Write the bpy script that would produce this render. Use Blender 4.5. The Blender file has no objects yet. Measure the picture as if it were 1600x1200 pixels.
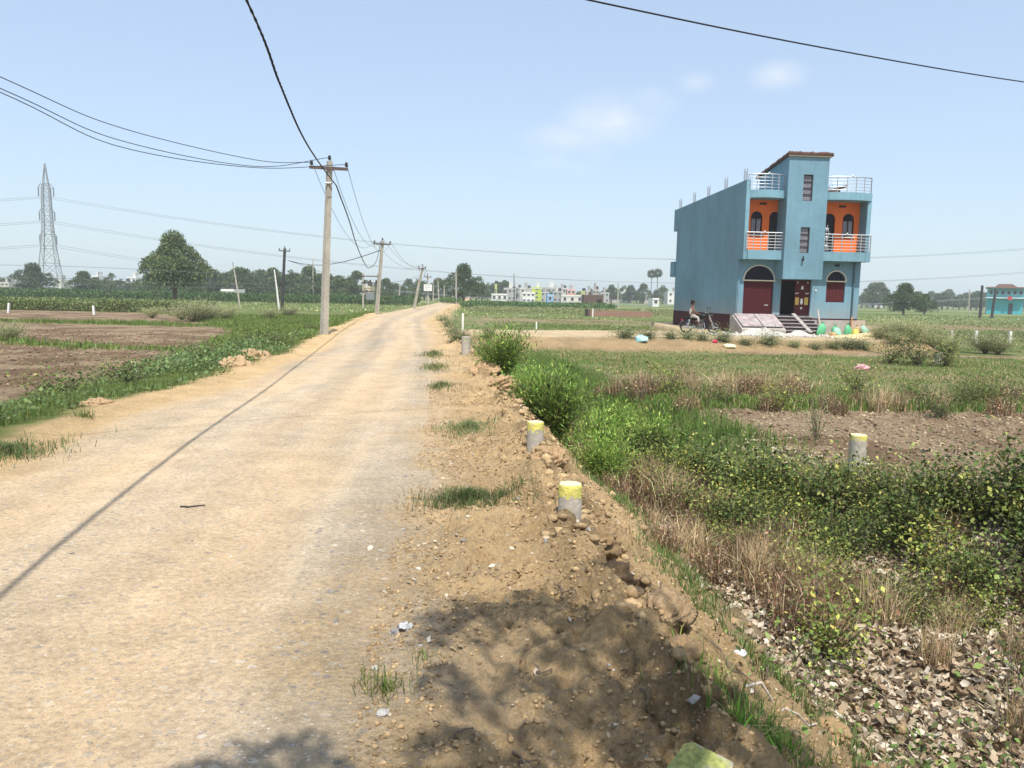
import bpy, math, random
import numpy as np
from mathutils import Vector, Matrix
from mathutils.geometry import tessellate_polygon
random.seed(7)
RNG = np.random.default_rng(11)
scn = bpy.context.scene
COL = scn.collection
PI = math.pi

# ------------------------------------------------------------ camera
FPX = 1200.0
PITCH = math.atan(138/1200); ROLL = 0.020
CAMZ = 1.65
cam = bpy.data.cameras.new('camera'); camo = bpy.data.objects.new('camera', cam)
COL.objects.link(camo); scn.camera = camo
Mc = Matrix.Rotation(PI/2-PITCH, 3, 'X') @ Matrix.Rotation(ROLL, 3, 'Z')
camo.matrix_world = Matrix.Translation((0, 0, CAMZ)) @ Mc.to_4x4()
cam.sensor_fit = 'HORIZONTAL'; cam.sensor_width = 36.0; cam.lens = 36.0*FPX/1600
cam.clip_start = 0.05; cam.clip_end = 6000

def at(u, v, y):
    """a place in the world: the point seen in the direction (u, v) of the photograph at y metres up the road"""
    d = Mc @ Vector(((u-800)/FPX, -(v-600)/FPX, -1)); t = y/d.y
    return Vector((d.x*t, y, CAMZ+d.z*t))
def gx(u, y):
    v = 462+0.02*(u-800)
    return at(u, v, y).x

# ------------------------------------------------------------ sun and sky
SUN_EL = math.radians(61)
SD = Vector((0.18, -0.984, 0)).normalized()
TOSUN = Vector((SD.x*math.cos(SUN_EL), SD.y*math.cos(SUN_EL), math.sin(SUN_EL)))
sl = bpy.data.lights.new('sun', 'SUN'); slo = bpy.data.objects.new('sun', sl); COL.objects.link(slo)
sl.energy = 4.3; sl.angle = math.radians(0.5); sl.color = (1.0, 0.955, 0.88)
slo.rotation_euler = TOSUN.to_track_quat('Z', 'Y').to_euler(); slo.location = (20, -40, 80)
world = bpy.data.worlds.new('World'); scn.world = world; world.use_nodes = True
wn = world.node_tree.nodes; wl = world.node_tree.links
for n in list(wn): wn.remove(n)
wout = wn.new('ShaderNodeOutputWorld'); bg = wn.new('ShaderNodeBackground')
sky = wn.new('ShaderNodeTexSky'); sky.sky_type = 'NISHITA'; sky.sun_disc = False
sky.sun_elevation = SUN_EL; sky.sun_rotation = math.atan2(TOSUN.x, TOSUN.y)
sky.air_density = 1.0; sky.dust_density = 1.6; sky.ozone_density = 2.0; sky.altitude = 50
bg.inputs['Strength'].default_value = 0.15
# thin fair-weather cloud veils, fixed to directions in the sky
tc = wn.new('ShaderNodeTexCoord')
def wmath(op, a, b=None, clamp=False):
    m = wn.new('ShaderNodeMath'); m.operation = op; m.use_clamp = clamp
    for i, q in enumerate((a, b)):
        if q is None: continue
        if isinstance(q, (int, float)): m.inputs[i].default_value = q
        else: wl.new(q, m.inputs[i])
    return m.outputs[0]
wnz = wn.new('ShaderNodeTexNoise'); wnz.inputs['Scale'].default_value = 9; wnz.inputs['Detail'].default_value = 7
wmp = wn.new('ShaderNodeMapping'); wmp.inputs['Scale'].default_value = (1, 1, 2.2)
wl.new(tc.outputs['Generated'], wmp.inputs['Vector']); wl.new(wmp.outputs[0], wnz.inputs['Vector'])
tot = None
for (u, v, rad, amt) in ((960, 185, .075, 1.0), (880, 232, .07, .9), (1218, 118, .04, .7), (1085, 128, .03, .5), (1010, 165, .05, .6)):
    d = Mc @ Vector(((u-800)/FPX, -(v-600)/FPX, -1)); d.normalize()
    sb = wn.new('ShaderNodeVectorMath'); sb.operation = 'SUBTRACT'; wl.new(tc.outputs['Generated'], sb.inputs[0]); sb.inputs[1].default_value = d
    ms = wn.new('ShaderNodeVectorMath'); ms.operation = 'MULTIPLY'; wl.new(sb.outputs[0], ms.inputs[0]); ms.inputs[1].default_value = (1, 1, 2.0)
    ln = wn.new('ShaderNodeVectorMath'); ln.operation = 'LENGTH'; wl.new(ms.outputs[0], ln.inputs[0])
    f = wmath('MULTIPLY', wmath('SUBTRACT', 1.0, wmath('DIVIDE', ln.outputs['Value'], rad), True), amt)
    tot = f if tot is None else wmath('MAXIMUM', tot, f)
cn = wmath('MULTIPLY', wmath('SUBTRACT', wnz.outputs['Fac'], 0.36, True), 3.2, True)
cf = wmath('MULTIPLY', wmath('MULTIPLY', tot, cn), 0.8, True)
veil = wn.new('ShaderNodeMix'); veil.data_type = 'RGBA'; veil.inputs[0].default_value = .5; wl.new(sky.outputs[0], veil.inputs[6]); veil.inputs[7].default_value = (3.05, 3.78, 4.85, 1)
mxr = wn.new('ShaderNodeMix'); mxr.data_type = 'RGBA'
wl.new(cf, mxr.inputs[0]); wl.new(veil.outputs[2], mxr.inputs[6]); mxr.inputs[7].default_value = (5.0, 5.05, 5.15, 1)
wl.new(mxr.outputs[2], bg.inputs['Color']); wl.new(bg.outputs[0], wout.inputs['Surface'])
scn.view_settings.view_transform = 'Standard'; scn.view_settings.look = 'None'
scn.view_settings.exposure = 0.45; scn.view_settings.gamma = 1.0
scn.cycles.use_denoising = True
scn.cycles.max_bounces = 6; scn.cycles.volume_bounces = 2; scn.cycles.transparent_max_bounces = 6
scn.cycles.volume_step_rate = 4.0

# ------------------------------------------------------------ helpers
def tag(o, label=None, cat=None, group=None, kind=None):
    if label: o['label'] = label
    if cat: o['category'] = cat
    if group: o['group'] = group
    if kind: o['kind'] = kind
    return o
def empty(name, loc, rz=0, label=None, cat=None, group=None):
    o = bpy.data.objects.new(name, None); COL.objects.link(o); o.empty_display_size = .3
    o.location = loc; o.rotation_euler = (0, 0, rz)
    return tag(o, label, cat, group)
CHILD = {}
def setp(o, parent):
    if parent is not None:
        o.parent = parent; CHILD.setdefault(parent.name, []).append(o)
def copy_tree(o, parent=None):
    c = o.copy(); COL.objects.link(c)
    if parent is not None: setp(c, parent)
    for ch in CHILD.get(o.name, []): copy_tree(ch, c)
    return c

def hsh(ix, iy, s):
    n = np.sin(ix*127.1+iy*311.7+s*74.7)*43758.5453
    return n-np.floor(n)
def vn(x, y, s=0):
    xi = np.floor(x); yi = np.floor(y); fx = x-xi; fy = y-yi
    fx = fx*fx*(3-2*fx); fy = fy*fy*(3-2*fy)
    a = hsh(xi, yi, s); b = hsh(xi+1, yi, s); c = hsh(xi, yi+1, s); d = hsh(xi+1, yi+1, s)
    return (a*(1-fx)+b*fx)*(1-fy)+(c*(1-fx)+d*fx)*fy
def fbm(x, y, o=4, s=0):
    r = 0; a = .5; t = 0
    for k in range(o):
        r = r+a*vn(x*2**k+k*3.7, y*2**k-k*5.1, s+k*13); t += a; a *= .5
    return r/t
def sst(a, b, x):
    t = np.clip((x-a)/(b-a), 0, 1); return t*t*(3-2*t)

def mesh_np(name, V, F, mat, parent=None, col=None, smooth=False, extra=None):
    """V (n,3), F (m,k) with k 3 or 4"""
    me = bpy.data.meshes.new(name); V = np.asarray(V, dtype=np.float32); F = np.asarray(F, dtype=np.int32)
    me.vertices.add(len(V)); me.vertices.foreach_set('co', V.ravel())
    k = F.shape[1]; me.loops.add(F.size); me.loops.foreach_set('vertex_index', F.ravel())
    me.polygons.add(len(F)); me.polygons.foreach_set('loop_start', np.arange(0, F.size, k, dtype=np.int32))
    if col is not None:
        a = me.color_attributes.new('Col', 'FLOAT_COLOR', 'POINT')
        c = np.ones((len(V), 4), np.float32); c[:, :3] = col; a.data.foreach_set('color', c.ravel())
    if extra is not None:
        a = me.color_attributes.new('Msk', 'FLOAT_COLOR', 'POINT')
        c = np.ones((len(V), 4), np.float32); c[:, :3] = extra; a.data.foreach_set('color', c.ravel())
    me.update(calc_edges=True)
    if smooth: me.polygons.foreach_set('use_smooth', np.ones(len(F), bool))
    me.materials.append(mat)
    o = bpy.data.objects.new(name, me); COL.objects.link(o); setp(o, parent)
    return o

class MB:
    def __init__(s): s.v = []; s.f = []; s.mi = []
    def add(s, vs, fs, mi=0):
        b = len(s.v); s.v += [tuple(p) for p in vs]; s.f += [tuple(i+b for i in f) for f in fs]; s.mi += [mi]*len(fs)
        return s
    def box(s, x0, x1, y0, y1, z0, z1, mi=0, M=None):
        vs = [Vector((x, y, z)) for z in (z0, z1) for y in (y0, y1) for x in (x0, x1)]
        if M is not None: vs = [M @ p for p in vs]
        return s.add(vs, [(0, 2, 3, 1), (4, 5, 7, 6), (0, 1, 5, 4), (2, 6, 7, 3), (0, 4, 6, 2), (1, 3, 7, 5)], mi)
    def tube(s, pts, rad, n=8, mi=0, caps=True):
        pts = [Vector(p) for p in pts]; m = len(pts)
        rads = rad if isinstance(rad, (list, tuple)) else [rad]*m
        rings = []; up = None
        for i, p in enumerate(pts):
            d = (pts[min(i+1, m-1)]-pts[max(i-1, 0)])
            if d.length < 1e-9: d = Vector((0, 0, 1))
            d.normalize()
            if up is None: up = Vector((0, 0, 1)) if abs(d.z) < .9 else Vector((1, 0, 0))
            a = d.cross(up); 
            if a.length < 1e-6: a = d.cross(Vector((0, 1, 0)))
            a.normalize(); b = d.cross(a); up = -b if False else up
            rings.append([p+(a*math.cos(2*PI*k/n)+b*math.sin(2*PI*k/n))*rads[i] for k in range(n)])
        fs = []
        for i in range(m-1):
            for k in range(n):
                fs.append((i*n+k, i*n+(k+1) % n, (i+1)*n+(k+1) % n, (i+1)*n+k))
        if caps: fs += [tuple(range(n))[::-1], tuple((m-1)*n+k for k in range(n))]
        return s.add([q for r in rings for q in r], fs, mi)
    def lathe(s, prof, c=(0, 0, 0), axis='z', n=16, mi=0):
        vs = []; c = Vector(c)
        for (r, h) in prof:
            for k in range(n):
                a = 2*PI*k/n; p = (r*math.cos(a), r*math.sin(a), h)
                if axis == 'y': p = (p[0], p[2], p[1])
                if axis == 'x': p = (p[2], p[0], p[1])
                vs.append(c+Vector(p))
        m = len(prof); fs = [(i*n+k, i*n+(k+1) % n, (i+1)*n+(k+1) % n, (i+1)*n+k) for i in range(m-1) for k in range(n)]
        fs += [tuple(range(n))[::-1], tuple((m-1)*n+k for k in range(n))]
        return s.add(vs, fs, mi)
    def prism(s, poly, a0, a1, axis='y', mi=0, holes=()):
        """2D outline (with holes) extruded along an axis; outline coordinates are the two other axes in order"""
        def P(p, h):
            return {'y': (p[0], h, p[1]), 'x': (h, p[0], p[1]), 'z': (p[0], p[1], h)}[axis]
        loops = [list(poly)]+[list(h) for h in holes]
        tri = tessellate_polygon([[Vector((p[0], p[1], 0)) for p in L] for L in loops])
        flat = [p for L in loops for p in L]; n = len(flat)
        vs = [P(p, a0) for p in flat]+[P(p, a1) for p in flat]
        fs = [tuple(t) for t in tri]+[tuple(i+n for i in t)[::-1] for t in tri]
        b = 0
        for L in loops:
            m = len(L)
            for i in range(m):
                j = (i+1) % m; fs.append((b+i, b+j, b+j+n, b+i+n))
            b += m
        return s.add(vs, fs, mi)
    def build(s, name, mats, parent=None, smooth=False, bevel=0, loc=None):
        me = bpy.data.meshes.new(name); me.from_pydata(s.v, [], s.f)
        if not isinstance(mats, (list, tuple)): mats = [mats]
        for m in mats: me.materials.append(m)
        me.polygons.foreach_set('material_index', s.mi)
        import bmesh
        bm = bmesh.new(); bm.from_mesh(me); bmesh.ops.recalc_face_normals(bm, faces=bm.faces); bm.to_mesh(me); bm.free()
        if smooth:
            me.polygons.foreach_set('use_smooth', [True]*len(me.polygons))
            me.set_sharp_from_angle(angle=math.radians(40))
        me.update()
        o = bpy.data.objects.new(name, me); COL.objects.link(o); setp(o, parent)
        if loc is not None: o.location = loc
        if bevel:
            b = o.modifiers.new('bevel', 'BEVEL'); b.width = bevel; b.segments = 1; b.limit_method = 'ANGLE'
        return o

# ------------------------------------------------------------ materials
def newmat(name):
    m = bpy.data.materials.new(name); m.use_nodes = True
    for n in list(m.node_tree.nodes): m.node_tree.nodes.remove(n)
    return m, m.node_tree.nodes, m.node_tree.links
def nmath(ns, ls, op, a, b=None, clamp=False):
    m = ns.new('ShaderNodeMath'); m.operation = op; m.use_clamp = clamp
    for i, q in enumerate((a, b)):
        if q is None: continue
        if isinstance(q, (int, float)): m.inputs[i].default_value = q
        else: ls.new(q, m.inputs[i])
    return m.outputs[0]
def noise(ns, ls, vec, scale, detail=4, rough=.55):
    n = ns.new('ShaderNodeTexNoise'); n.inputs['Scale'].default_value = scale
    n.inputs['Detail'].default_value = detail; n.inputs['Roughness'].default_value = rough
    if vec is not None: ls.new(vec, n.inputs['Vector'])
    return n.outputs['Fac']
def mixc(ns, ls, f, a, b, mode='MIX'):
    m = ns.new('ShaderNodeMix'); m.data_type = 'RGBA'; m.blend_type = mode
    for i, q in ((0, f), (6, a), (7, b)):
        if isinstance(q, (int, float)): m.inputs[i].default_value = q
        elif isinstance(q, tuple): m.inputs[i].default_value = (*q[:3], 1)
        else: ls.new(q, m.inputs[i])
    return m.outputs[2]
def simple(name, col, rough=.8, var=.15, scale=3, bump=0, bscale=30, metal=0, stain=None, stain_amt=.35):
    m, ns, ls = newmat(name)
    out = ns.new('ShaderNodeOutputMaterial'); p = ns.new('ShaderNodeBsdfPrincipled'); ls.new(p.outputs[0], out.inputs[0])
    if max(col) < .1: p.inputs['Specular IOR Level'].default_value = .15
    t = ns.new('ShaderNodeTexCoord').outputs['Object']
    f = noise(ns, ls, t, scale, 6, .6)
    f2 = noise(ns, ls, t, scale*7.3, 3)
    lo = tuple(c*(1-var*1.6) for c in col); hi = tuple(min(1, c*(1+var*1.4)) for c in col)
    mx = nmath(ns, ls, 'MULTIPLY', nmath(ns, ls, 'ADD', f, f2), .5)
    rr = ns.new('ShaderNodeMapRange'); rr.inputs[1].default_value = .3; rr.inputs[2].default_value = .7; ls.new(mx, rr.inputs[0])
    c = mixc(ns, ls, rr.outputs[0], lo, hi)
    if stain:
        g = noise(ns, ls, t, scale*.6, 5, .7)
        g = nmath(ns, ls, 'MULTIPLY', nmath(ns, ls, 'SUBTRACT', g, .5, True), 5*stain_amt, True)
        c = mixc(ns, ls, g, c, stain)
    ls.new(c, p.inputs['Base Color']); p.inputs['Roughness'].default_value = rough; p.inputs['Metallic'].default_value = metal
    if bump:
        b = ns.new('ShaderNodeBump'); b.inputs['Strength'].default_value = bump; b.inputs['Distance'].default_value = .02
        ls.new(noise(ns, ls, t, bscale, 5, .6), b.inputs['Height']); ls.new(b.outputs[0], p.inputs['Normal'])
    return m
def add_streaks(m, dirt=(.33, .27, .19), amt=.35, z0=.85, z1=1.9):
    """rain streaks down a painted wall and mud splashed along its foot"""
    ns, ls = m.node_tree.nodes, m.node_tree.links; p = [n for n in ns if n.type == 'BSDF_PRINCIPLED'][0]; src = p.inputs['Base Color'].links[0].from_socket
    t = ns.new('ShaderNodeTexCoord').outputs['Object']; mp = ns.new('ShaderNodeMapping'); mp.inputs['Scale'].default_value = (2.2, 2.2, .16); ls.new(t, mp.inputs[0])
    f = noise(ns, ls, mp.outputs[0], 2.0, 6, .65); r = ns.new('ShaderNodeMapRange'); r.inputs[1].default_value = .42; r.inputs[2].default_value = .72; r.inputs[3].default_value = 1.02; r.inputs[4].default_value = .87; ls.new(f, r.inputs[0])
    g = noise(ns, ls, t, .35, 4); r2 = ns.new('ShaderNodeMapRange'); r2.inputs[1].default_value = .35; r2.inputs[2].default_value = .65; r2.inputs[3].default_value = .86; r2.inputs[4].default_value = 1.1; ls.new(g, r2.inputs[0])
    cb = ns.new('ShaderNodeCombineColor'); mm = nmath(ns, ls, 'MULTIPLY', r.outputs[0], r2.outputs[0])
    for i in range(3): ls.new(mm, cb.inputs[i])
    c = mixc(ns, ls, 1.0, src, cb.outputs[0], 'MULTIPLY')
    sx = ns.new('ShaderNodeSeparateXYZ'); ls.new(t, sx.inputs[0]); h = ns.new('ShaderNodeMapRange'); h.inputs[1].default_value = z1; h.inputs[2].default_value = z0; ls.new(sx.outputs[2], h.inputs[0])
    c = mixc(ns, ls, nmath(ns, ls, 'MULTIPLY', nmath(ns, ls, 'MULTIPLY', h.outputs[0], noise(ns, ls, t, 1.6, 6, .7)), amt*2, True), c, dirt)
    ls.new(c, p.inputs['Base Color']); return m
def foliage_mat(name, tint=(1, 1, 1), trans=.28, rough=.6):
    m, ns, ls = newmat(name)
    out = ns.new('ShaderNodeOutputMaterial'); p = ns.new('ShaderNodeBsdfPrincipled'); tr = ns.new('ShaderNodeBsdfTranslucent')
    mx = ns.new('ShaderNodeMixShader'); mx.inputs[0].default_value = trans
    ls.new(p.outputs[0], mx.inputs[1]); ls.new(tr.outputs[0], mx.inputs[2]); ls.new(mx.outputs[0], out.inputs[0])
    a = ns.new('ShaderNodeAttribute'); a.attribute_name = 'Col'
    oi = ns.new('ShaderNodeObjectInfo')
    r = ns.new('ShaderNodeMapRange'); r.inputs[3].default_value = .8; r.inputs[4].default_value = 1.2; ls.new(oi.outputs['Random'], r.inputs[0])
    cb = ns.new('ShaderNodeCombineColor'); 
    for i, q in enumerate(tint):
        ls.new(nmath(ns, ls, 'MULTIPLY', r.outputs[0], q), cb.inputs[i])
    c = mixc(ns, ls, 1.0, a.outputs['Color'], cb.outputs[0], 'MULTIPLY')
    ls.new(c, p.inputs['Base Color']); ls.new(c, tr.inputs['Color'])
    p.inputs['Roughness'].default_value = rough; p.inputs['Specular IOR Level'].default_value = .35
    return m
def ground_mat():
    m, ns, ls = newmat('soil')
    out = ns.new('ShaderNodeOutputMaterial'); p = ns.new('ShaderNodeBsdfPrincipled'); ls.new(p.outputs[0], out.inputs[0])
    geo = ns.new('ShaderNodeNewGeometry').outputs['Position']
    a = ns.new('ShaderNodeAttribute'); a.attribute_name = 'Col'
    k = ns.new('ShaderNodeAttribute'); k.attribute_name = 'Msk'
    sp = ns.new('ShaderNodeSeparateColor'); ls.new(k.outputs['Color'], sp.inputs[0])
    stony, rough_, grassy = sp.outputs[0], sp.outputs[1], sp.outputs[2]
    n1 = noise(ns, ls, geo, 2.2, 8, .65); n2 = noise(ns, ls, geo, 28, 6, .7); n3 = noise(ns, ls, geo, 160, 3, .7)
    s = nmath(ns, ls, 'ADD', nmath(ns, ls, 'MULTIPLY', n1, .7), nmath(ns, ls, 'ADD', nmath(ns, ls, 'MULTIPLY', n2, 1.1), nmath(ns, ls, 'MULTIPLY', n3, .7)))
    r = ns.new('ShaderNodeMapRange'); r.inputs[1].default_value = .85; r.inputs[2].default_value = 1.65
    r.inputs[3].default_value = .5; r.inputs[4].default_value = 1.45; ls.new(s, r.inputs[0])
    cb = ns.new('ShaderNodeCombineColor')
    for i in range(3): ls.new(r.outputs[0], cb.inputs[i])
    c = mixc(ns, ls, 1.0, a.outputs['Color'], cb.outputs[0], 'MULTIPLY')
    # embedded stones, two sizes
    for sc, thr, amt in ((17, .80, .8), (45, .58, .9), (110, .5, .8)):
        v = ns.new('ShaderNodeTexVoronoi'); v.inputs['Scale'].default_value = sc; v.inputs['Randomness'].default_value = 1
        wv = ns.new('ShaderNodeVectorMath'); wv.operation = 'MULTIPLY'; ls.new(geo, wv.inputs[0]); wv.inputs[1].default_value = (1, 1.3, .6)
        ls.new(wv.outputs[0], v.inputs['Vector'])
        sc2 = ns.new('ShaderNodeSeparateColor'); ls.new(v.outputs['Color'], sc2.inputs[0])
        patch = noise(ns, ls, geo, 1.1, 3)
        pr = nmath(ns, ls, 'ADD', sc2.outputs[0], nmath(ns, ls, 'MULTIPLY', nmath(ns, ls, 'SUBTRACT', patch, .5), .9))
        pr = nmath(ns, ls, 'GREATER_THAN', pr, thr)
        near = nmath(ns, ls, 'LESS_THAN', v.outputs['Distance'], .36)
        f = nmath(ns, ls, 'MULTIPLY', nmath(ns, ls, 'MULTIPLY', pr, near), nmath(ns, ls, 'MULTIPLY', stony, amt), True)
        rs = ns.new('ShaderNodeValToRGB'); ls.new(sc2.outputs[1], rs.inputs[0])
        e = rs.color_ramp.elements; e[0].color = (.16, .16, .16, 1); e[1].color = (.72, .66, .55, 1)
        e.new(.45).color = (.34, .30, .26, 1); e.new(.7).color = (.46, .39, .29, 1)
        c = mixc(ns, ls, f, c, rs.outputs[0])
    ls.new(c, p.inputs['Base Color'])
    p.inputs['Roughness'].default_value = .95; p.inputs['Specular IOR Level'].default_value = .15
    vo = ns.new('ShaderNodeTexVoronoi'); vo.inputs['Scale'].default_value = 38; ls.new(geo, vo.inputs['Vector'])
    hgt = nmath(ns, ls, 'ADD', nmath(ns, ls, 'MULTIPLY', noise(ns, ls, geo, 20, 10, .78), 1.35), nmath(ns, ls, 'MULTIPLY', vo.outputs['Distance'], -.35))
    b = ns.new('ShaderNodeBump'); b.inputs['Distance'].default_value = .04
    ls.new(hgt, b.inputs['Height']); ls.new(nmath(ns, ls, 'ADD', .5, nmath(ns, ls, 'MULTIPLY', rough_, .65)), b.inputs['Strength'])
    ls.new(b.outputs[0], p.inputs['Normal'])
    return m
def brick_mat(name, c1, c2, mortar, scale=1.0):
    m, ns, ls = newmat(name)
    out = ns.new('ShaderNodeOutputMaterial'); p = ns.new('ShaderNodeBsdfPrincipled'); ls.new(p.outputs[0], out.inputs[0])
    t = ns.new('ShaderNodeTexCoord').outputs['Object']
    sx = ns.new('ShaderNodeSeparateXYZ'); ls.new(t, sx.inputs[0])
    cb = ns.new('ShaderNodeCombineXYZ'); ls.new(nmath(ns, ls, 'ADD', sx.outputs[0], sx.outputs[1]), cb.inputs[0]); ls.new(sx.outputs[2], cb.inputs[1])
    b = ns.new('ShaderNodeTexBrick'); ls.new(cb.outputs[0], b.inputs['Vector'])
    b.inputs['Color1'].default_value = (*c1, 1); b.inputs['Color2'].default_value = (*c2, 1); b.inputs['Mortar'].default_value = (*mortar, 1)
    b.inputs['Scale'].default_value = 1; b.inputs['Brick Width'].default_value = .24*scale; b.inputs['Row Height'].default_value = .085*scale; b.inputs['Mortar Size'].default_value = .012*scale
    f = noise(ns, ls, t, 3, 5)
    c = mixc(ns, ls, nmath(ns, ls, 'MULTIPLY', f, .6), b.outputs['Color'], mortar)
    ls.new(c, p.inputs['Base Color']); p.inputs['Roughness'].default_value = .9
    return m

SOIL = ground_mat()
FOL = foliage_mat('leaf_green'); FOLFAR = foliage_mat('leaf_far', trans=.12)
DRY = foliage_mat('dry_plant', trans=.15, rough=.8)
BARK = simple('bark', (.14, .105, .075), .95, .3, 6, .6, 20)
CONC = simple('pole_concrete', (.42, .38, .31), .9, .22, 2.5, .4, 25, stain=(.24, .21, .17))
CONC2 = simple('raw_cement', (.36, .33, .29), .9, .25, 2.0, .4, 30, stain=(.5, .45, .36))
IRON = simple('rusty_iron', (.10, .07, .055), .7, .3, 8)
DARKPOLE = simple('weathered_steel', (.055, .05, .05), .7, .3, 4)
PORC = simple('brown_porcelain', (.035, .022, .02), .3, .2, 5)
WIRE = simple('wire_black', (.018, .018, .02), .6, .1, 1)
WIREG = simple('wire_grey', (.10, .11, .12), .5, .1, 1)
LATT = simple('galvanised_lattice', (.27, .28, .29), .6, .15, 1)

# ------------------------------------------------------------ terrain: the lie of the land
LY = [-60, 0, 6.75, 10, 13.5, 22.4, 31.5, 58, 80, 111, 160, 250, 400]
LX = [-2, -4.2, -4.6, -5.05, -4.95, -5.6, -7.1, -10.4, -11.4, -12.6, -15.0, -19, -26]
RX_Y = [-60, 0, 2.5, 5.7, 10.3, 14.1, 23, 33, 49, 90, 111, 160, 250, 400]
RX = [3.5, -.3, -.5, -.71, -1.04, -1.42, -2.4, -3.66, -5.78, -8.4, -9.6, -12.2, -16.2, -23]
EY = [-60, 0, 2.5, 4.1, 5.8, 8, 12.5, 16.7, 28.6, 40, 60, 90, 400]
EX = [5.3, 1.15, .90, .68, .50, .36, -.03, -.56, -1.94, -3.38, -5.5, -7.6, -22]
FY = [-60, 0, 3, 6, 8.3, 10, 12.5, 15, 20, 31, 45, 90, 400]
FX = [11, 7.0, 6.8, 6.2, 5.6, 4.7, 3.9, 3.3, 2.4, .8, -1.2, -5.6, -20.5]
Lf = lambda y: np.interp(y, LY, LX); Rf = lambda y: np.interp(y, RX_Y, RX)
Ef = lambda y: np.interp(y, EY, EX); Ff = lambda y: np.interp(y, FY, FX)
def yard(x, y):
    """1 on the raised track and yard of the blue house"""
    y0 = np.interp(x, [-4, 7, 9, 12, 15, 19, 22], [33.4, 33.6, 34.0, 34.6, 34.8, 36, 42]) + .5*(fbm(x*.9, y*0+3, 3, 5)-.5)
    y1 = np.interp(x, [-4, -2, 9, 10, 24], [37.3, 37.2, 41.0, 56, 56])
    xr = 21.0
    return sst(-2.6, 0, y-y0)*sst(-1.2, 0, y1-y)*sst(0, 1.6, xr-x)*sst(-5, -4, x)
def H(x, y, detail=True):
    x = np.asarray(x, float); y = np.asarray(y, float)
    L, R, E, Fb = Lf(y), Rf(y), Ef(y), Ff(y)
    w1 = fbm(x*1.1, y*1.1, 3, 21)-.5
    Ew = E+.22*w1*np.clip(y/3, 0, 1.6)
    t = (x-Ew)/np.maximum(Fb-Ew, .5)
    field = -.6+.10*(fbm(x*.15, y*.15, 3, 4)-.5)
    dep = np.interp(y, [-60, 12, 20, 30, 40, 60], [-1.15, -1.15, -1.0, -.9, -.75, -.6])
    hr = np.interp(t, [0, .05, .14, .24, .3, .68, 1.0], [0, -.16, -.5, -.82, -1, -1, 0])
    right = np.where(t < .68, -hr*dep, 0)
    right = np.where(t >= .68, dep+(field-dep)*sst(.68, 1.0, t), right)
    lf = x-L
    left = -.36*sst(0, 1.0, (-lf-.9)/3.0)
    left = left+.10*sst(0, .5, -lf)*sst(0, 1.2, lf+1.4)*(fbm(x*1.3, y*1.3, 3, 33))*1.3
    mid = .03*np.sin((x-L)/(np.maximum(R-L, .5))*PI)*((x > L) & (x < R))
    h = np.where(x < L, left, np.where(x < Ew, mid, right))
    yd = yard(x, y)
    h = np.where(x > Ew, h*(1-yd)+(-.03)*yd, h)
    if detail:
        near = np.clip(1.3-np.hypot(x, y)/60, 0, 1)
        # wheel ruts on the road
        inroad = sst(0, .3, x-L)*sst(0, .3, R-x)
        q = (x-L)/np.maximum(R-L, .5)
        h = h+inroad*near*(-.018*np.exp(-((q-.26)/.08)**2)-.022*np.exp(-((q-.70)/.09)**2)+.02*(fbm(x*1.5, y*.6, 4, 8)-.5)+.008*(fbm(x*14, y*14, 3, 9)-.5))
        # broken earth of the shoulder
        ms = sst(-.15, .5, x-R)*(1-sst(.0, .6, t))*near
        rid = 1-np.abs(2*fbm(x*2.6, y*2.6, 4, 14)-1)
        lump = fbm(x*6, y*6, 4, 15)
        lip = np.exp(-((x-Ew+.18)/.28)**2)
        h = h+ms*(.14*(fbm(x*1.1, y*1.1, 3, 16)-.45)+.09*(rid-.7)+.12*(lump-.5)+.085*(fbm(x*15, y*15, 4, 61)-.5)-.055*sst(.90, 1.0, 1-np.abs(2*fbm(x*3.1+.3*lump, y*3.1, 4, 62)-1))*sst(.35, .6, fbm(x*1.7, y*1.7, 3, 63)+.05))+lip*near*(.16*(fbm(x*2.2, y*2.2, 3, 17))+.34*(fbm(x*6, y*6, 5, 18)-.47))
        h = h-near*np.exp(-((x-Ew+.02)/.34)**2)*(y > 2)*.15*sst(.54, .66, fbm(x*4.2, y*4.2, 4, 64))
        # ditch sides
        md = sst(.0, .1, t)*(1-sst(.9, 1.1, t))*near*(x > Ew)
        h = h+md*(.26*(fbm(x*2.3, y*2.3, 4, 19)-.5)+.10*(fbm(x*9, y*9, 3, 20)-.5))
        # ploughed land and rough turf
        mf = (sst(.95, 1.15, t)*(x > Ew)+sst(.5, 2.5, -lf))*np.clip(1.2-np.hypot(x, y)/90, 0, 1)*(1-yd)
        clod = fbm(x*5, y*5, 4, 24)
        h = h+mf*(.09*(np.maximum(clod-.5, 0)*2.2)+.05*(fbm(x*1.2, y*1.2, 3, 25)-.5))
        h = h+yd*.04*(fbm(x*1.5, y*1.5, 4, 27)-.5)
        bank = yd*(1-yd)*4
        h = h+bank*.16*(fbm(x*1.6, y*1.6, 4, 28)-.5)
    return h
def hz(x, y): return float(H(np.array([x]), np.array([y]))[0])

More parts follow.
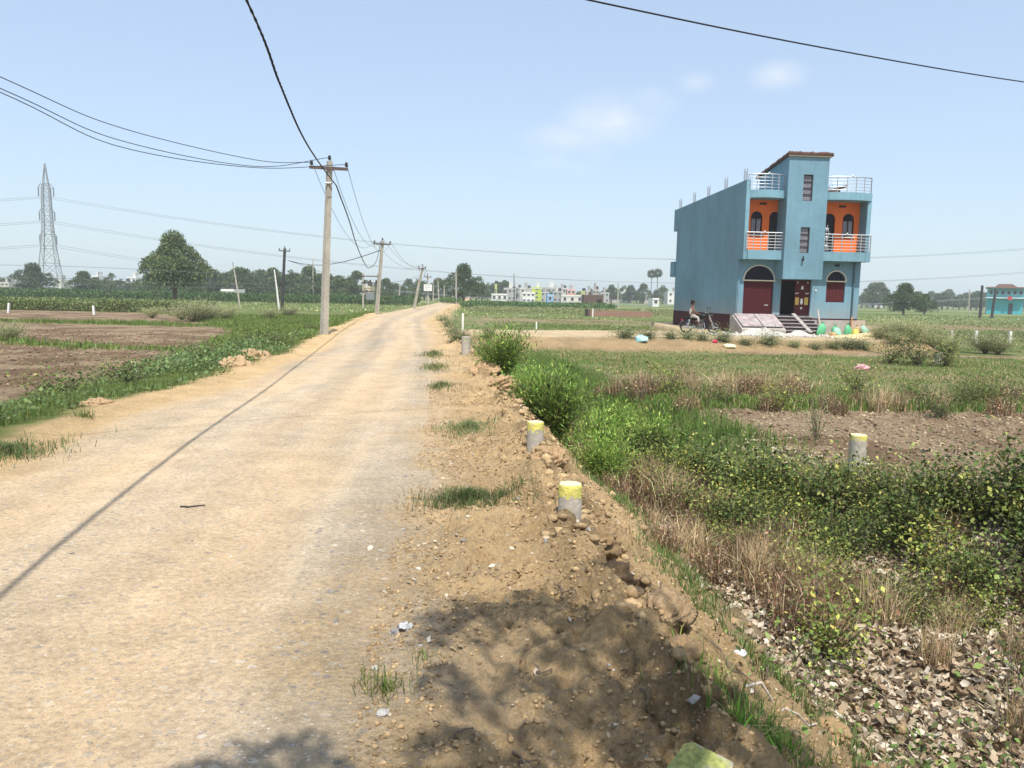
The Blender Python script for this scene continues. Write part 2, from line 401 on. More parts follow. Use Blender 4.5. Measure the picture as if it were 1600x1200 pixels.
# colours of the soil, linear
C_ROAD = np.array((.51, .38, .24)); C_GRAV = np.array((.38, .315, .225)); C_EARTH = np.array((.56, .39, .20))
C_PLOW = np.array((.165, .105, .06)); C_PLOWL = np.array((.29, .21, .13)); C_GRASS = np.array((.10, .15, .03))
C_GRASS2 = np.array((.17, .19, .075)); C_LIT = np.array((.30, .23, .14)); C_SAND = np.array((.58, .44, .26)); C_BROWN = np.array((.20, .15, .085))
def lerp(a, b, t): return a*(1-t[:, None])+b*t[:, None]
def grassmask(x, y):
    """1 where turf or weeds cover the ground"""
    L, E, Fb = Lf(y), Ef(y), Ff(y)
    n = fbm(x*.5, y*.5, 4, 41)-.5; n2 = fbm(x*.12, y*.12, 3, 42)-.5
    # left
    B = np.interp(y, [-60, 5, 10, 14.6, 22, 31, 36, 42, 60, 90], [-8.6, -7.0, -7.5, -8.2, -9.4, -11.4, -12.6, -16, -26, -60])
    gl = sst(.5, 1.1, L-x+n*1.4)*sst(-.6, .6, x-B+n*2.5)
    bund = np.exp(-((y-(27.5-.25*(x+20))+n*1.5)/.7)**2)*(x < -10)
    bund2 = np.exp(-((y-(43-.05*(x+20))+n)/1.2)**2)*(x < -10)
    far = sst(62, 66, y+n*4)*(x < L)
    gl = np.maximum(np.maximum(gl, far), np.maximum(bund, bund2)*(x < B+1))
    # right
    t = (x-E)/np.maximum(Fb-E, .5)
    yb = 15.4+.1*(x-4)+n*1.2
    gr = sst(-.3, .5, y-yb)*sst(1.0, 1.15, t+.2*n)
    gr = gr*(1-.75*np.exp(-((y-(21.8+.1*(x-4)))/1.5)**2)*sst(.35, .6, fbm(x*.3, y*.9, 4, 43)+.08))
    gr = gr*(1-np.exp(-((y-32.0-.04*x+.8*n)/.75)**4))
    gr = gr*(1-.8*sst(55, 58, y-.3*x+n*6)*(1-sst(66, 72, y-.3*x+n*6))*(x > 22))
    gr = gr*(1-.65*sst(62, 66, y+n*8)*(1-sst(76, 84, y+n*8))*(x < 14)*(x > -3))
    gd = sst(.18, .3, t)*(1-sst(1, 1.05, t))*sst(8.5, 13, y+n*4)
    g = np.where(x < L, gl, np.where(x > E, np.maximum(gr, gd), 0))
    return g*(1-yard(x, y))
def soil_colour(x, y):
    L, R, E, Fb = Lf(y), Rf(y), Ef(y), Ff(y)
    n = fbm(x*.9, y*.9, 4, 51); n2 = fbm(x*5, y*5, 3, 52); big = fbm(x*.08, y*.08, 3, 53)
    q = (x-L)/np.maximum(R-L, .5)
    t = (x-E)/np.maximum(Fb-E, .5)
    N = len(x)
    # road: streaks of packed dust and bared stone
    st = fbm(q*11, y*.10, 4, 54)
    gr = np.clip(sst(.42, .66, fbm(x*1.0, y*.35, 4, 55))*.8+.75*np.exp(-((q-.93)/.10)**2)*sst(.3, .6, fbm(x*1.3, y*.8, 3, 60)+.1)+.35*np.exp(-((q-.45)/.10)**2), 0, 1)
    road = lerp(np.broadcast_to(C_ROAD, (N, 3)), np.broadcast_to(C_GRAV, (N, 3)), gr*.75)*(.66+.62*st)[:, None]
    rut = np.exp(-((q-.26)/.07)**2)+np.exp(-((q-.70)/.08)**2)+.7*np.exp(-((q-.12)/.05)**2); gr = gr*(1-.55*np.clip(rut, 0, 1))
    road = lerp(road, np.broadcast_to(np.array((.57, .415, .245)), (N, 3)), np.clip(rut*.55*sst(.3, .6, fbm(x*.8, y*.25, 3, 155)+.1), 0, 1))
    earth = np.broadcast_to(C_EARTH, (N, 3))*(.82+.4*n)[:, None]
    plough = lerp(np.broadcast_to(C_PLOW, (N, 3)), np.broadcast_to(C_PLOWL, (N, 3)), sst(.35, .65, n))
    pr = lerp(np.broadcast_to(C_PLOWL, (N, 3))*1.08, np.broadcast_to(C_PLOW, (N, 3))*1.2, sst(.45, .7, n))
    litter = np.broadcast_to(C_LIT, (N, 3))*(.8+.4*n)[:, None]
    c = np.where((x < L)[:, None], plough, np.where((t > 1)[:, None], pr, np.where((x > E)[:, None], litter, road)))
    # earth verge each side of the road
    dark_soil = sst(.50, .62, fbm(x*2.4, y*2.4, 4, 65)+.06*np.exp(-((y-4.4)/.9)**2))*np.exp(-((x-E+.02)/.30)**2); earth = lerp(earth, earth*.42, np.clip(dark_soil, 0, 1)*.85)  # darker soil in irregular patches along the ditch lip
    ve = sst(-.5, .7, x-R+1.6*(n-.5)+.5*(n2-.5))*(1-sst(.10, .34, t)); c = lerp(c, earth, ve)
    vl = sst(-.5, .15, L-x+.6*(n-.5))*(1-sst(.7, 1.5, L-x)); c = lerp(c, earth*1.08, vl)
    g = grassmask(x, y)
    gc = lerp(np.broadcast_to(C_GRASS, (N, 3)), np.broadcast_to(C_GRASS2, (N, 3)), sst(.35, .7, fbm(x*.25, y*.25, 4, 56)))
    gc = lerp(gc, np.broadcast_to(C_BROWN*1.25, (N, 3)), sst(.55, .75, fbm(x*.6, y*.6, 4, 57))*.6)
    far = sst(80, 130, y)
    pal = lerp(np.broadcast_to(C_GRASS2*1.15, (N, 3)), np.broadcast_to(C_GRASS*.9, (N, 3)), sst(.4, .6, fbm(x*.01, y*.05, 3, 58)))
    gc = lerp(gc, pal, far)
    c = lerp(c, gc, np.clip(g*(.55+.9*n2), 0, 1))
    yd = yard(x, y); sand = np.broadcast_to(C_SAND, (N, 3))*(.8+.35*n)[:, None]
    c = np.where((x > E)[:, None], lerp(c, lerp(earth*.60, sand*.95, sst(.85, 1.0, yd)), sst(.02, .3, yd)), c)
    edge = sst(-.5, .5, R-x+1.1*(n-.5)+.5*(n2-.5))
    stony = np.where(x < L, .12, np.where(x < E, .28+edge*(.32+.4*gr), .2))
    stony = np.maximum(stony*(1-g), yd*.5)
    rough = .15+.75*np.maximum(sst(-.6, .5, x-R+1.2*(n-.5)), sst(-.5, .4, L-x+1.2*(n-.5)))
    return c, np.stack([stony, rough, g], 1)

# polar sheet round the viewpoint out to the horizon, cut along the road's edges
ang_f = np.radians(np.arange(-42, 42.01, .2)); ang_b = np.radians(np.arange(45, 315.1, 3))
ANG = np.concatenate([ang_f, ang_b])
RAD = [0.25]
while RAD[-1] < 1620:
    r = RAD[-1]; RAD.append(r*(1.05 if r < 1.4 else 1.0045 if r < 45 else 1.01 if r < 120 else 1.03))
RAD = np.array(RAD)
nr, na = len(RAD), len(ANG)
rr, aa = np.meshgrid(RAD, ANG, indexing='ij')
GX = (rr*np.sin(aa)).ravel(); GY = (rr*np.cos(aa)).ravel()
GZ = H(GX, GY)
GC, GM = soil_colour(GX, GY)
idx = np.arange(nr*na).reshape(nr, na)
i2 = np.concatenate([idx[:, 1:], idx[:, :1]], 1)
F4 = np.stack([idx[:-1], idx[1:], i2[1:], i2[:-1]], -1).reshape(-1, 4)
cx = GX[F4].mean(1); cy = GY[F4].mean(1)
isroad = (cx > Lf(cy)) & (cx < Rf(cy)) & (cy > -60) & (cy < 400)
isyard = (yard(cx, cy) > .8) & (cx > Ef(cy)) & ~isroad
V = np.stack([GX, GY, GZ], 1)
def region(name, sel, label):
    f = F4[sel]; u, inv = np.unique(f.ravel(), return_inverse=True)
    o = mesh_np(name, V[u], inv.reshape(-1, 4), SOIL, None, GC[u], True, GM[u])
    tag(o, label, None, None, 'structure'); return o
# centre cap
o = region('ground', ~isroad & ~isyard, 'ploughed and grassy farmland either side of the dirt road')
region('road', isroad, 'sandy dirt road with wheel tracks')
region('path', isyard, 'raised sandy track and yard before the blue house')

# ------------------------------------------------------------ plant generators
def leafmesh(P, T, S, ln, wd, fold=.15):
    """rhombic leaves: base P, direction T, side S"""
    n = len(P); N = np.cross(T, S)
    ln = ln[:, None]; wd = wd[:, None]
    v = np.stack([P, P+T*ln*.5+S*wd*.5-N*wd*fold, P+T*ln, P+T*ln*.5-S*wd*.5-N*wd*fold], 1).reshape(-1, 3)
    return v, np.arange(4*n).reshape(n, 4)
def unit(a): return a/np.maximum(np.linalg.norm(a, axis=1, keepdims=True), 1e-9)
def rdir(n, rng): return unit(rng.normal(size=(n, 3)))
def rep(c, k): return np.repeat(c, k, 0)
def vary(n, base, rng, v=.25, alt=None, altp=.2):
    c = np.tile(np.array(base, float), (n, 1))
    if alt is not None:
        m = rng.random(n) < altp; c[m] = alt
    return np.clip(c*(1+v*rng.normal(size=(n, 1)))*(1+.08*rng.normal(size=(n, 3))), .01, .9)
def crown_leaves(blobs, dens, leaf, rng, base, alt=None, altp=.2, squash=1.0, aspect=.55):
    Vs, Cs = [], []
    for (c, r) in blobs:
        n = int(dens*r*r); d = rdir(n, rng); d[:, 2] = np.where(d[:, 2] < -.45, -d[:, 2], d[:, 2])
        rad = r*(.55+.5*rng.random(n)**.6)
        p = np.array(c)+d*rad[:, None]*np.array([1, 1, squash])
        T = unit(d*.5+rdir(n, rng)+np.array([0, 0, -.25])); S = unit(np.cross(T, rdir(n, rng)))
        l = leaf*(.6+.8*rng.random(n)); v, _ = leafmesh(p, T, S, l, l*aspect); Vs.append(v)
        Cs.append(rep(vary(n, np.array(base)*(.85+.3*rng.random()), rng, .22, alt, altp), 4))
    V = np.concatenate(Vs); return V, np.arange(len(V)).reshape(-1, 4), np.concatenate(Cs)
def blades(P, hgt, wid, lean, rng, az=None):
    """grass blades, 3 tris each"""
    n = len(P); az = rng.random(n)*2*PI if az is None else az
    S = np.stack([np.cos(az), np.sin(az), np.zeros(n)], 1); la = rng.random(n)*2*PI
    Ld = np.stack([np.cos(la), np.sin(la), np.zeros(n)], 1)*(lean*rng.random(n))[:, None]
    up = np.array([0, 0, 1.]); h = hgt[:, None]; w = wid[:, None]
    m = P+up*h*.55+Ld*h*.3; t = P+up*h*(1-.3*np.linalg.norm(Ld, axis=1, keepdims=True))+Ld*h
    v = np.stack([P-S*w*.5, P+S*w*.5, m+S*w*.38, m-S*w*.38, t], 1).reshape(-1, 3)
    b = np.arange(n)[:, None]*5
    f = np.concatenate([b+np.array([[0, 1, 2]]), b+np.array([[0, 2, 3]]), b+np.array([[3, 2, 4]])], 1).reshape(-1, 3)
    return v, f
def scatter(n, x0, x1, y0, y1, rng): return x0+(x1-x0)*rng.random(n), y0+(y1-y0)*rng.random(n)
def grass(name, x, y, h, w, base, label, alt=None, altp=.2, lean=.7, mat=None, dz=-.01, v=.2):
    rng = np.random.default_rng(len(x)+7); n = len(x)
    if n == 0: return
    P = np.stack([x, y, H(x, y)+dz], 1)
    vv, f = blades(P, h*(.5+.8*rng.random(n)), w*(.7+.6*rng.random(n)), lean, rng)
    patch = (.8+.45*fbm(x*1.1, y*1.1, 3, 91))[:, None]
    o = mesh_np(name, vv, f, mat or FOL, None, rep(vary(n, base, rng, v, alt, altp)*patch, 5))
    return tag(o, label, None, None, 'stuff')
G_BRIGHT = (.16, .30, .035); G_MID = (.10, .19, .03); G_DARK = (.05, .105, .025); G_OLIVE = (.19, .22, .06); G_YEL = (.30, .32, .07); G_PALE = (.33, .36, .16)
D_TAN = (.42, .31, .17); D_BRN = (.20, .12, .065); D_PALE = (.55, .44, .28)
# ================================================================ grass and litter on the ground
def pick(n, x0, x1, y0, y1, fn, rng):
    """n points inside a box kept where fn(x, y) (a chance 0..1) says so"""
    x, y = scatter(n, x0, x1, y0, y1, rng); k = rng.random(n) < np.clip(fn(x, y), 0, 1); return x[k], y[k]
rg = np.random.default_rng(5)
tt = lambda x, y: (x-Ef(y))/np.maximum(Ff(y)-Ef(y), .5)
# left verge
def verge(x, y):
    B = np.interp(y, [0, 5, 10, 14.6, 22, 31, 36, 42], [-7.4, -7.0, -7.5, -8.2, -9.4, -11.4, -12.6, -16]); n = fbm(x*.7, y*.7, 3, 71)
    return sst(.55, 1.3, Lf(y)-x+1.2*(n-.5))*sst(-.5, .4, x-B+1.5*(n-.5))*sst(.25, .5, n+.3)
x, y = pick(280000, -16, -4.6, 3, 26, verge, rg); h = .05+.16*fbm(x*.8, y*.8, 3, 72)*sst(.3, .6, fbm(x*.5, y*.5, 3, 172))
grass('grass', x, y, h, np.full(len(x), .009), (.13, .185, .045), 'lush green grass on the left verge of the road', G_OLIVE, .25)
x, y = pick(110000, -34, -6, 24, 64, lambda x, y: np.maximum(verge(x, y), grassmask(x, y)*(x < Lf(y)-.9)), rg)
grass('grass', x, y, .10+.28*fbm(x*.4, y*.4, 3, 73)**1.5, np.full(len(x), .04), (.14, .21, .04), 'uneven green grass further along the left of the road', G_OLIVE, .3)
# low broad-leaved creeper on the left verge
x, y = pick(70000, -14, -5, 6, 27, lambda x, y: verge(x, y)*sst(.3, .5, fbm(x*.6, y*.6, 3, 74)), rg)
P = np.stack([x, y, H(x, y)+.03+.34*rg.random(len(x))*sst(.3, .65, fbm(x*.9, y*.9, 2, 75))], 1); T = unit(rdir(len(x), rg)+np.array([0, 0, .1])); S = unit(np.cross(T, rdir(len(x), rg)*.4+np.array([0, 0, 1.])))
l = .04+.05*rg.random(len(x)); v, f = leafmesh(P, T, S, l, l*.75)
tag(mesh_np('creeper', v, f, FOL, None, rep(vary(len(x), (.125, .18, .06), rg, .25, (.19, .26, .10), .25), 4)), 'grey-green creeping leaves over the left verge', None, None, 'stuff')
# ditch: bright tall grass farther, fine short grass on the near slope
def ditchg(x, y):
    t = tt(x, y); n = fbm(x*.8, y*.8, 3, 76)
    return sst(.15, .3, t)*(1-sst(.95, 1.2, t))*sst(9.5, 13, y+3*(n-.5)-1.2*t)*(1-sst(28, 33, y))
x, y = pick(110000, -3, 5.5, 8.5, 33, ditchg, rg)
grass('grass', x, y, .12+.26*fbm(x*.9, y*.9, 3, 77)*sst(34, 14, y), np.full(len(x), .012), (.135, .205, .045), 'tall bright green grass filling the far ditch', G_MID, .35)
x, y = pick(60000, -.5, 2.6, 2.4, 12, lambda x, y: np.exp(-((tt(x, y)-.19-.04*np.sin(y*2))/.05)**2)*sst(.35, .5, fbm(x*1.3, y*1.3, 3, 78)+.06)*np.where(y < 4, .5, 1), rg)
grass('grass', x, y, .07+.07*rg.random(len(x)), np.full(len(x), .009), (.15, .22, .06), 'short soft grass on the inner slope of the ditch', D_TAN, .15)
# strip of tall grass behind the ploughed plot and the low meadow beyond
def strip(x, y):
    n = fbm(x*.6, y*.6, 3, 79); yb = 15.4+.1*(x-4); return sst(-.2, .5, y-yb+1.0*(n-.5))*(1-sst(2.4, 3.6, y-yb+2*(n-.5)))*(x > Ff(y)-.5)
x, y = pick(90000, 2, 26, 14.6, 20.5, strip, rg)
grass('grass', x, y, .06+.34*fbm(x*.8, y*.8, 3, 80)**1.4, np.full(len(x), .02), (.12, .20, .035), 'rank grass strip behind the ploughed plot', D_TAN, .22)
x, y = pick(170000, -1, 32, 19, 33.5, lambda x, y: grassmask(x, y)*sst(.3, .55, fbm(x*.5, y*.8, 3, 81)+.05)*(x > Ff(y)), rg)
grass('grass', x, y, .03+.09*fbm(x*.5, y*.5, 3, 82), np.full(len(x), .024), (.14, .20, .05), 'low meadow grass between the plots', D_TAN, .30)
x, y = pick(60000, -2, 60, 37, 80, lambda x, y: grassmask(x, y)*(x > Ef(y)+.5)*sst(.35, .55, fbm(x*.2, y*.2, 3, 83)+.05)*(1-yard(x, y)), rg)
grass('grass', x, y, .05+.16*fbm(x*.2, y*.2, 3, 84)**1.5, np.full(len(x), .06), (.14, .21, .045), 'meadow grass beyond the track and the house', (.30, .28, .12), .15)
x, y = pick(60000, -90, 130, 78, 150, lambda x, y: ((x < Lf(y)-1) | (x > Ef(y)+.5))*sst(.35, .6, fbm(x*.07, y*.12, 3, 85)+.08), rg)
grass('grass', x, y, .08+.2*fbm(x*.1, y*.1, 3, 86), np.full(len(x), .12), (.17, .23, .06), 'distant rough grass of the plain', (.40, .40, .20), .35, 1.0)
# tufts on the shoulder of the road: a few isolated ones are things
def tuft(x, y, rx, ry, n, h, w, label, col=G_MID, alt=G_OLIVE, name='grass_tuft', lean=1.1):
    rng = np.random.default_rng(int(abs(x*91+y*17))+1); a = rng.random(n)*2*PI; r = np.sqrt(rng.random(n))
    r = np.abs(rng.normal(0, .55, n)); k = .5+1.1*vn(np.cos(a)*2+x, np.sin(a)*2+y, 3); px_ = rx*r*np.cos(a)*k; py_ = ry*r*np.sin(a)*k; h = h*(.5+1.0*vn(px_*9+x, py_*9+y, 5))
    P = np.stack([px_, py_, H(px_+x, py_+y)-hz(x, y)-.01], 1); vv, f = blades(P, h*(.5+.8*rng.random(n)), np.full(n, w*.75), lean, rng)
    o = mesh_np(name, vv, f, FOL, None, rep(vary(n, np.array(col)*np.array([1.25, 1.15, 1.2]), rng, .25, (.36, .30, .15), .22), 5)); o.location = (x, y, hz(x, y)); return tag(o, label, 'grass tuft', 'grass tufts on the road shoulder')
tuft(-.30, 5.95, .40, .24, 2600, .10, .007, 'dark grass tuft on the shoulder left of the nearest yellow-topped post', (.10, .16, .05))
tuft(-.52, 9.2, .36, .42, 2200, .08, .008, 'grass tuft on the shoulder left of the short yellow-topped post', (.13, .19, .07))
tuft(-1.25, 13.6, .34, .7, 900, .09, .010, 'third grass tuft up the shoulder, before the bushes', (.13, .19, .06))
tuft(-1.75, 17.2, .34, .9, 900, .10, .012, 'fourth grass tuft up the shoulder', (.12, .17, .05))
tuft(-2.15, 20.8, .4, 1.2, 900, .12, .014, 'fifth grass tuft up the shoulder', (.12, .17, .05))
tuft(-4.98, 7.35, .42, .5, 2200, .10, .010, 'low dark green patch at the left edge of the road', (.10, .17, .05))
tuft(-.50, 3.02, .13, .10, 110, .12, .007, 'sparse spidery grass sprig at the bottom of the shoulder', (.12, .20, .04), (.3, .3, .12))
tuft(-.36, 3.32, .14, .12, 36, .10, .006, 'thin grass sprig among pebbles above the bottom one', (.14, .20, .05), (.3, .3, .12))
tuft(1.02, 2.95, .22, .30, 1500, .15, .007, 'rich green grass tuft in the shade at the ditch lip', (.08, .19, .02), (.12, .24, .03))
tuft(.92, 3.45, .12, .20, 260, .12, .007, 'yellowish tuft on the ditch lip above the rich green one', (.28, .27, .07), (.4, .36, .14))
tuft(-5.3, 9.4, .15, .2, 120, .14, .009, 'small sprig on the bare left verge', (.12, .2, .04))
# fallen leaves
def leaves(n, fn, box, lo, hi, name, label, cols, rng, lift=.06):
    x, y = pick(n, *box, fn, rng); k = len(x)
    P = np.stack([x, y, H(x, y)+lift*rng.random(k)**2+.004], 1); T = rdir(k, rng); T[:, 2] = T[:, 2]*.6+.08; T = unit(T)
    U = rdir(k, rng)*.8+np.array([0, 0, 1.]); S = unit(np.cross(T, U)); N = np.cross(S, T); l = lo+(hi-lo)*rng.random(k); w = l*(.45+.25*rng.random(k)); l = l[:, None]; w = w[:, None]
    c = (rng.random((k, 1))*1.0-.3)*l
    v = np.stack([P-T*l*.5, P-T*l*.15+S*w*.5+N*c*.5, P+T*l*.25+S*w*.36+N*c*.4, P+T*l*.5+N*c, P+T*l*.25-S*w*.36+N*c*.4, P-T*l*.15-S*w*.5+N*c*.5, P+T*l*.03], 1).reshape(-1, 3)
    b = np.arange(k)[:, None]*7; f = np.concatenate([b+np.array([[i, (i+1) % 6, 6]]) for i in range(6)], 1).reshape(-1, 3)
    ci = rng.integers(0, len(cols), k); C_ = np.array(cols)[ci]*(.75+.45*rng.random((k, 1)))
    return tag(mesh_np(name, v, f, DRY, None, rep(C_, 7)), label, None, None, 'stuff')
LC = [(.56, .47, .34), (.47, .37, .25), (.36, .27, .17), (.66, .58, .46), (.22, .15, .09), (.52, .43, .32), (.42, .33, .22), (.30, .21, .13)]
leaves(105000, lambda x, y: sst(.20, .36, tt(x, y)+.14*(fbm(x*1.5, y*1.5, 3, 87)-.5))*(1-sst(1.0, 1.1, tt(x, y)))*sst(.22, .48, fbm(x*1.6, y*1.6, 3, 88)+.12)*(1-.85*sst(6.2, 8.0, y-.3*x)), (.7, 8.4, 2.2, 12.5), .035, .095, 'fallen_leaves', 'thick litter of curled dry leaves in the ditch', LC, rg)
leaves(900, lambda x, y: (x > Rf(y))*(x < Ef(y)+1)*1.0, (-1, 2, 2, 10), .02, .05, 'leaf_scraps', 'scraps of dry leaf on the shoulder', LC, rg, .01)
# ---- shrubs: prototypes built once, then copied
def stems(rng, n, h, spread, r0=.008, curve=.3, seg=4):
    b = MB(); ends = []
    for k in range(n):
        a = rng.random()*2*PI; s = spread*(.3+.7*rng.random()); hh = h*(.6+.5*rng.random()); pts = []
        for i in range(seg+1):
            t = i/seg; q = s*t**(1+curve); pts.append(Vector((q*math.cos(a+.3*t)+.04*math.sin(i*2+k), q*math.sin(a+.3*t), hh*t-.04)))
        b.tube(pts, [r0*(1-.75*i/seg) for i in range(seg+1)], 4, caps=False); ends.append(pts)
    return b, ends
def bush(name, seed, ns, h, spread, leaf, nl, col, alt, altp=.3, aspect=.6, droop=-.1, label='', cat='bush', group='', lowest=.1, mat=None, jitter=.11, stem_col=None, w=.36):
    rng = np.random.default_rng(seed); b, st = stems(rng, ns, h, spread)
    root = empty(name, (0, -500, 0), 0, label, cat, group)
    b.build('stems', stem_col or BARK, root)
    P = []; T = []
    for pts in st:
        for k in range(nl):
            t = lowest+(1-lowest)*rng.random()**.8; i = min(int(t*4), 3); f = t*4-i
            p = np.array(pts[i].lerp(pts[i+1], f))+rng.normal(size=3)*jitter*(.5+t); P.append(p); o_ = p*np.array([1, 1, .3]); T.append(o_/max(np.linalg.norm(o_), .05)*.7)
    P = np.array(P); n = len(P); T = unit(np.array(T)+rdir(n, rng)*.8+np.array([0, 0, droop])); S = unit(np.cross(T, rdir(n, rng)*.5+np.array([0, 0, 1.])))
    l = leaf*(.55+.8*rng.random(n)); v, f = leafmesh(P, T, S, l, l*aspect)
    tone = 1+.0*P[:, 2]; c = vary(n, col, rng, w, alt, altp)*tone[:, None]
    mesh_np('foliage', v, f, mat or FOL, root, rep(c, 4)); return root
used = set()
def put(proto, x, y, s=1.0, rz=None, label=None, sz=None, group=None, dz=0):
    if proto.name in used: o = copy_tree(proto)
    else: o = proto; used.add(proto.name)
    o.location = (x, y, hz(x, y)+dz); o.rotation_euler = (0, 0, random.random()*6.28 if rz is None else rz); o.scale = (s, s, s*(sz or 1))
    if label: o['label'] = label
    if group: o['group'] = group
    return o
GB = 'leafy weed bushes along the ditch'
L1 = 'knee-high weed bush with oval green and yellowish leaves on the far ditch bank'
L2 = 'dark green weed bush with small leaves on the far ditch bank'
weedA = bush('weed_bush', 1, 18, .58, .46, .050, 44, (.14, .18, .035), (.34, .34, .08), .34, .62, label=L1, group=GB)
weedB = bush('weed_bush', 2, 20, .52, .48, .044, 46, (.10, .145, .03), (.20, .23, .06), .30, .6, label=L2, group='dark weed bushes along the ditch')
weedC = bush('weed_bush', 3, 15, .60, .36, .060, 38, (.22, .26, .045), (.46, .44, .10), .4, .62, label='yellow-green weed bush with light tips over the ditch', group='yellow-green weed bushes')
leafy = bush('leafy_bush', 6, 20, .72, .50, .058, 95, (.085, .125, .03), (.24, .27, .07), .30, .62, label='tall dense olive-green leafy bush rising above the ditch weeds', group='tall leafy bushes in the ditch')
small = bush('small_weed', 4, 8, .20, .15, .034, 20, (.13, .20, .05), (.24, .30, .08), .3, .7, label='small leafy weed growing through the leaf litter', cat='weed', group='small weeds in the leaf litter')
feath = bush('feathery_shrub', 5, 60, 1.0, .62, .10, 110, (.15, .245, .04), (.27, .36, .07), .35, .20, .25, label='tall bright green feathery shrub with narrow leaves in the ditch', group='feathery shrubs in the ditch', lowest=.12, jitter=.09)
cream = bush('spindly_shrub', 8, 14, .9, .34, .05, 46, (.20, .26, .09), (.32, .36, .16), .4, .25, .3, label='spindly pale green shrub', group='spindly shrubs')
# dry stalk clumps
def dryclump(name, seed, n, h, spread, col, label, group, leafy=.25):
    rng = np.random.default_rng(seed); a = rng.random(n)*2*PI; r = spread*.55*np.sqrt(rng.random(n)); P = np.stack([r*np.cos(a), r*np.sin(a), np.full(n, -.03)], 1)
    vv, f = blades(P, h*(.45+.75*rng.random(n)), .006+.006*rng.random(n), .75, rng); c = rep(vary(n, col, rng, .3, D_PALE, .3), 5)
    root = empty(name, (0, -500, 0), 0, label, 'dry weed', group); mesh_np('stalks', vv, f, DRY, root, c)
    m = int(n*leafy*3); d = rdir(m, rng); d[:, 2] = abs(d[:, 2]); p = d*np.array([spread*.8, spread*.8, h*.8])*(.3+.7*rng.random((m, 1))); T = unit(rdir(m, rng)+np.array([0, 0, -.4])); S = unit(np.cross(T, rdir(m, rng)))
    l = .03+.035*rng.random(m); v, f = leafmesh(p, T, S, l, l*.5); mesh_np('dead_leaves', v, f, DRY, root, rep(vary(m, D_BRN, rng, .35, D_TAN, .45), 4)); return root
dryA = dryclump('dry_weed', 11, 260, .62, .42, D_TAN, 'clump of dry tan stalks on the ditch bank', 'clumps of dry stalks')
dryB = dryclump('dry_weed', 12, 200, .55, .46, D_BRN, 'clump of brown withered stalks on the ditch bank', 'clumps of brown withered stalks', .7)
rp = random.Random(3)
def along(pts, n, wid, choices, smin=.8, smax=1.25):
    P = [Vector((a, b, 0)) for a, b in pts]
    for k in range(n):
        t = rp.random()*(len(P)-1); i = int(t); q = P[i].lerp(P[i+1], t-i); x, y = q.x+rp.gauss(0, wid), q.y+rp.gauss(0, wid)
        r = rp.random()*sum(w for _, w in choices)
        for pr, w in choices:
            r -= w
            if r <= 0: break
        put(pr, x, y, smin+(smax-smin)*rp.random())
# far bank belt of bushes
along([(2.2, 11.5), (3.3, 9.6), (4.3, 8.6), (5.2, 7.6), (6.0, 6.6)], 44, .42, [(weedA, 3), (weedB, 3), (weedC, 1.3), (dryB, 1.8), (dryA, .9)], .55, 1.0)
along([(3.4, 10.6), (4.2, 9.7), (5.1, 8.8), (5.9, 8.0)], 22, .32, [(weedA, 3), (weedB, 3), (weedC, .8), (dryB, 1)], .6, .95)
along([(5.2, 7.2), (5.9, 6.6), (6.2, 5.6)], 8, .35, [(weedB, 3), (weedA, 2)])
along([(1.3, 15.0), (2.0, 12.6), (2.5, 10.6), (2.9, 8.6)], 46, .55, [(weedC, 1.8), (weedA, 1.4), (weedB, .8), (dryA, 2.5), (dryB, 3.5)], .6, 1.05)
along([(1.9, 10.5), (2.3, 8.2), (2.7, 7.0), (3.3, 6.6)], 60, .45, [(dryA, 2.4), (dryB, 4), (weedA, .5)], .5, .95)
along([(2.4, 6.6), (3.2, 6.0), (4.4, 6.6)], 26, .55, [(dryA, 2), (dryB, 1.4), (small, 2), (weedA, .7)], .4, .8)
put(feath, 2.3, 12.6, .75, None, 'yellow-green feathery shrub between ditch and ploughed plot'); put(feath, 1.3, 10.3, .7, None, 'small feathery shrub low in the ditch behind the nearest post')
for x, y, s, l in ((-.25, 15.6, 1.05, 'feathery green shrub farthest up the ditch, beside the earth bank'), (.55, 13.6, 1.0, 'feathery green shrub second up the ditch'), (.62, 11.4, 1.05, 'leafy feathery shrub leaning over the road edge beside the short yellow-topped post'), (1.35, 12.2, .95, 'feathery green shrub in the middle of the ditch'), (1.9, 13.8, .8, 'feathery green shrub at the far bank of the ditch'), (.3, 17.6, .8, 'low feathery shrub at the head of the ditch')):
    put(feath, x, y, s, None, l, .92)
p = at(1262, 660, 12.6); put(weedA, at(1338, 730, 9.55).x-.12, 9.5, .8, None, 'leafy bush hiding the foot of the post across the ditch'); put(weedB, at(1338, 730, 9.4).x+.3, 9.4, .75, None, 'dark bush just right of the post across the ditch'); put(cream, p.x, 12.2, .85, None, 'spindly pale shrub standing alone before the ploughed plot')
for k in range(18):
    x = 1.9+rp.random()*4.2; y = 3.6+rp.random()*3.6; put(small, x, y, .6+.7*rp.random())
for x, y, s in ((1.55, 4.35, 1.2), (2.15, 5.05, 1.1), (2.05, 3.5, 1.2), (2.6, 3.9, 1.2), (3.6, 5.2, 1.4), (2.35, 3.15, 1.3), (1.75, 3.1, 1.2)): put(small, x, y, s)
put(dryA, 3.15, 3.6, .8, None, 'pale dry stalk clump at the bottom right corner'); put(dryA, 3.35, 4.6, .7, None, 'dry stalk clump at the right edge among litter')
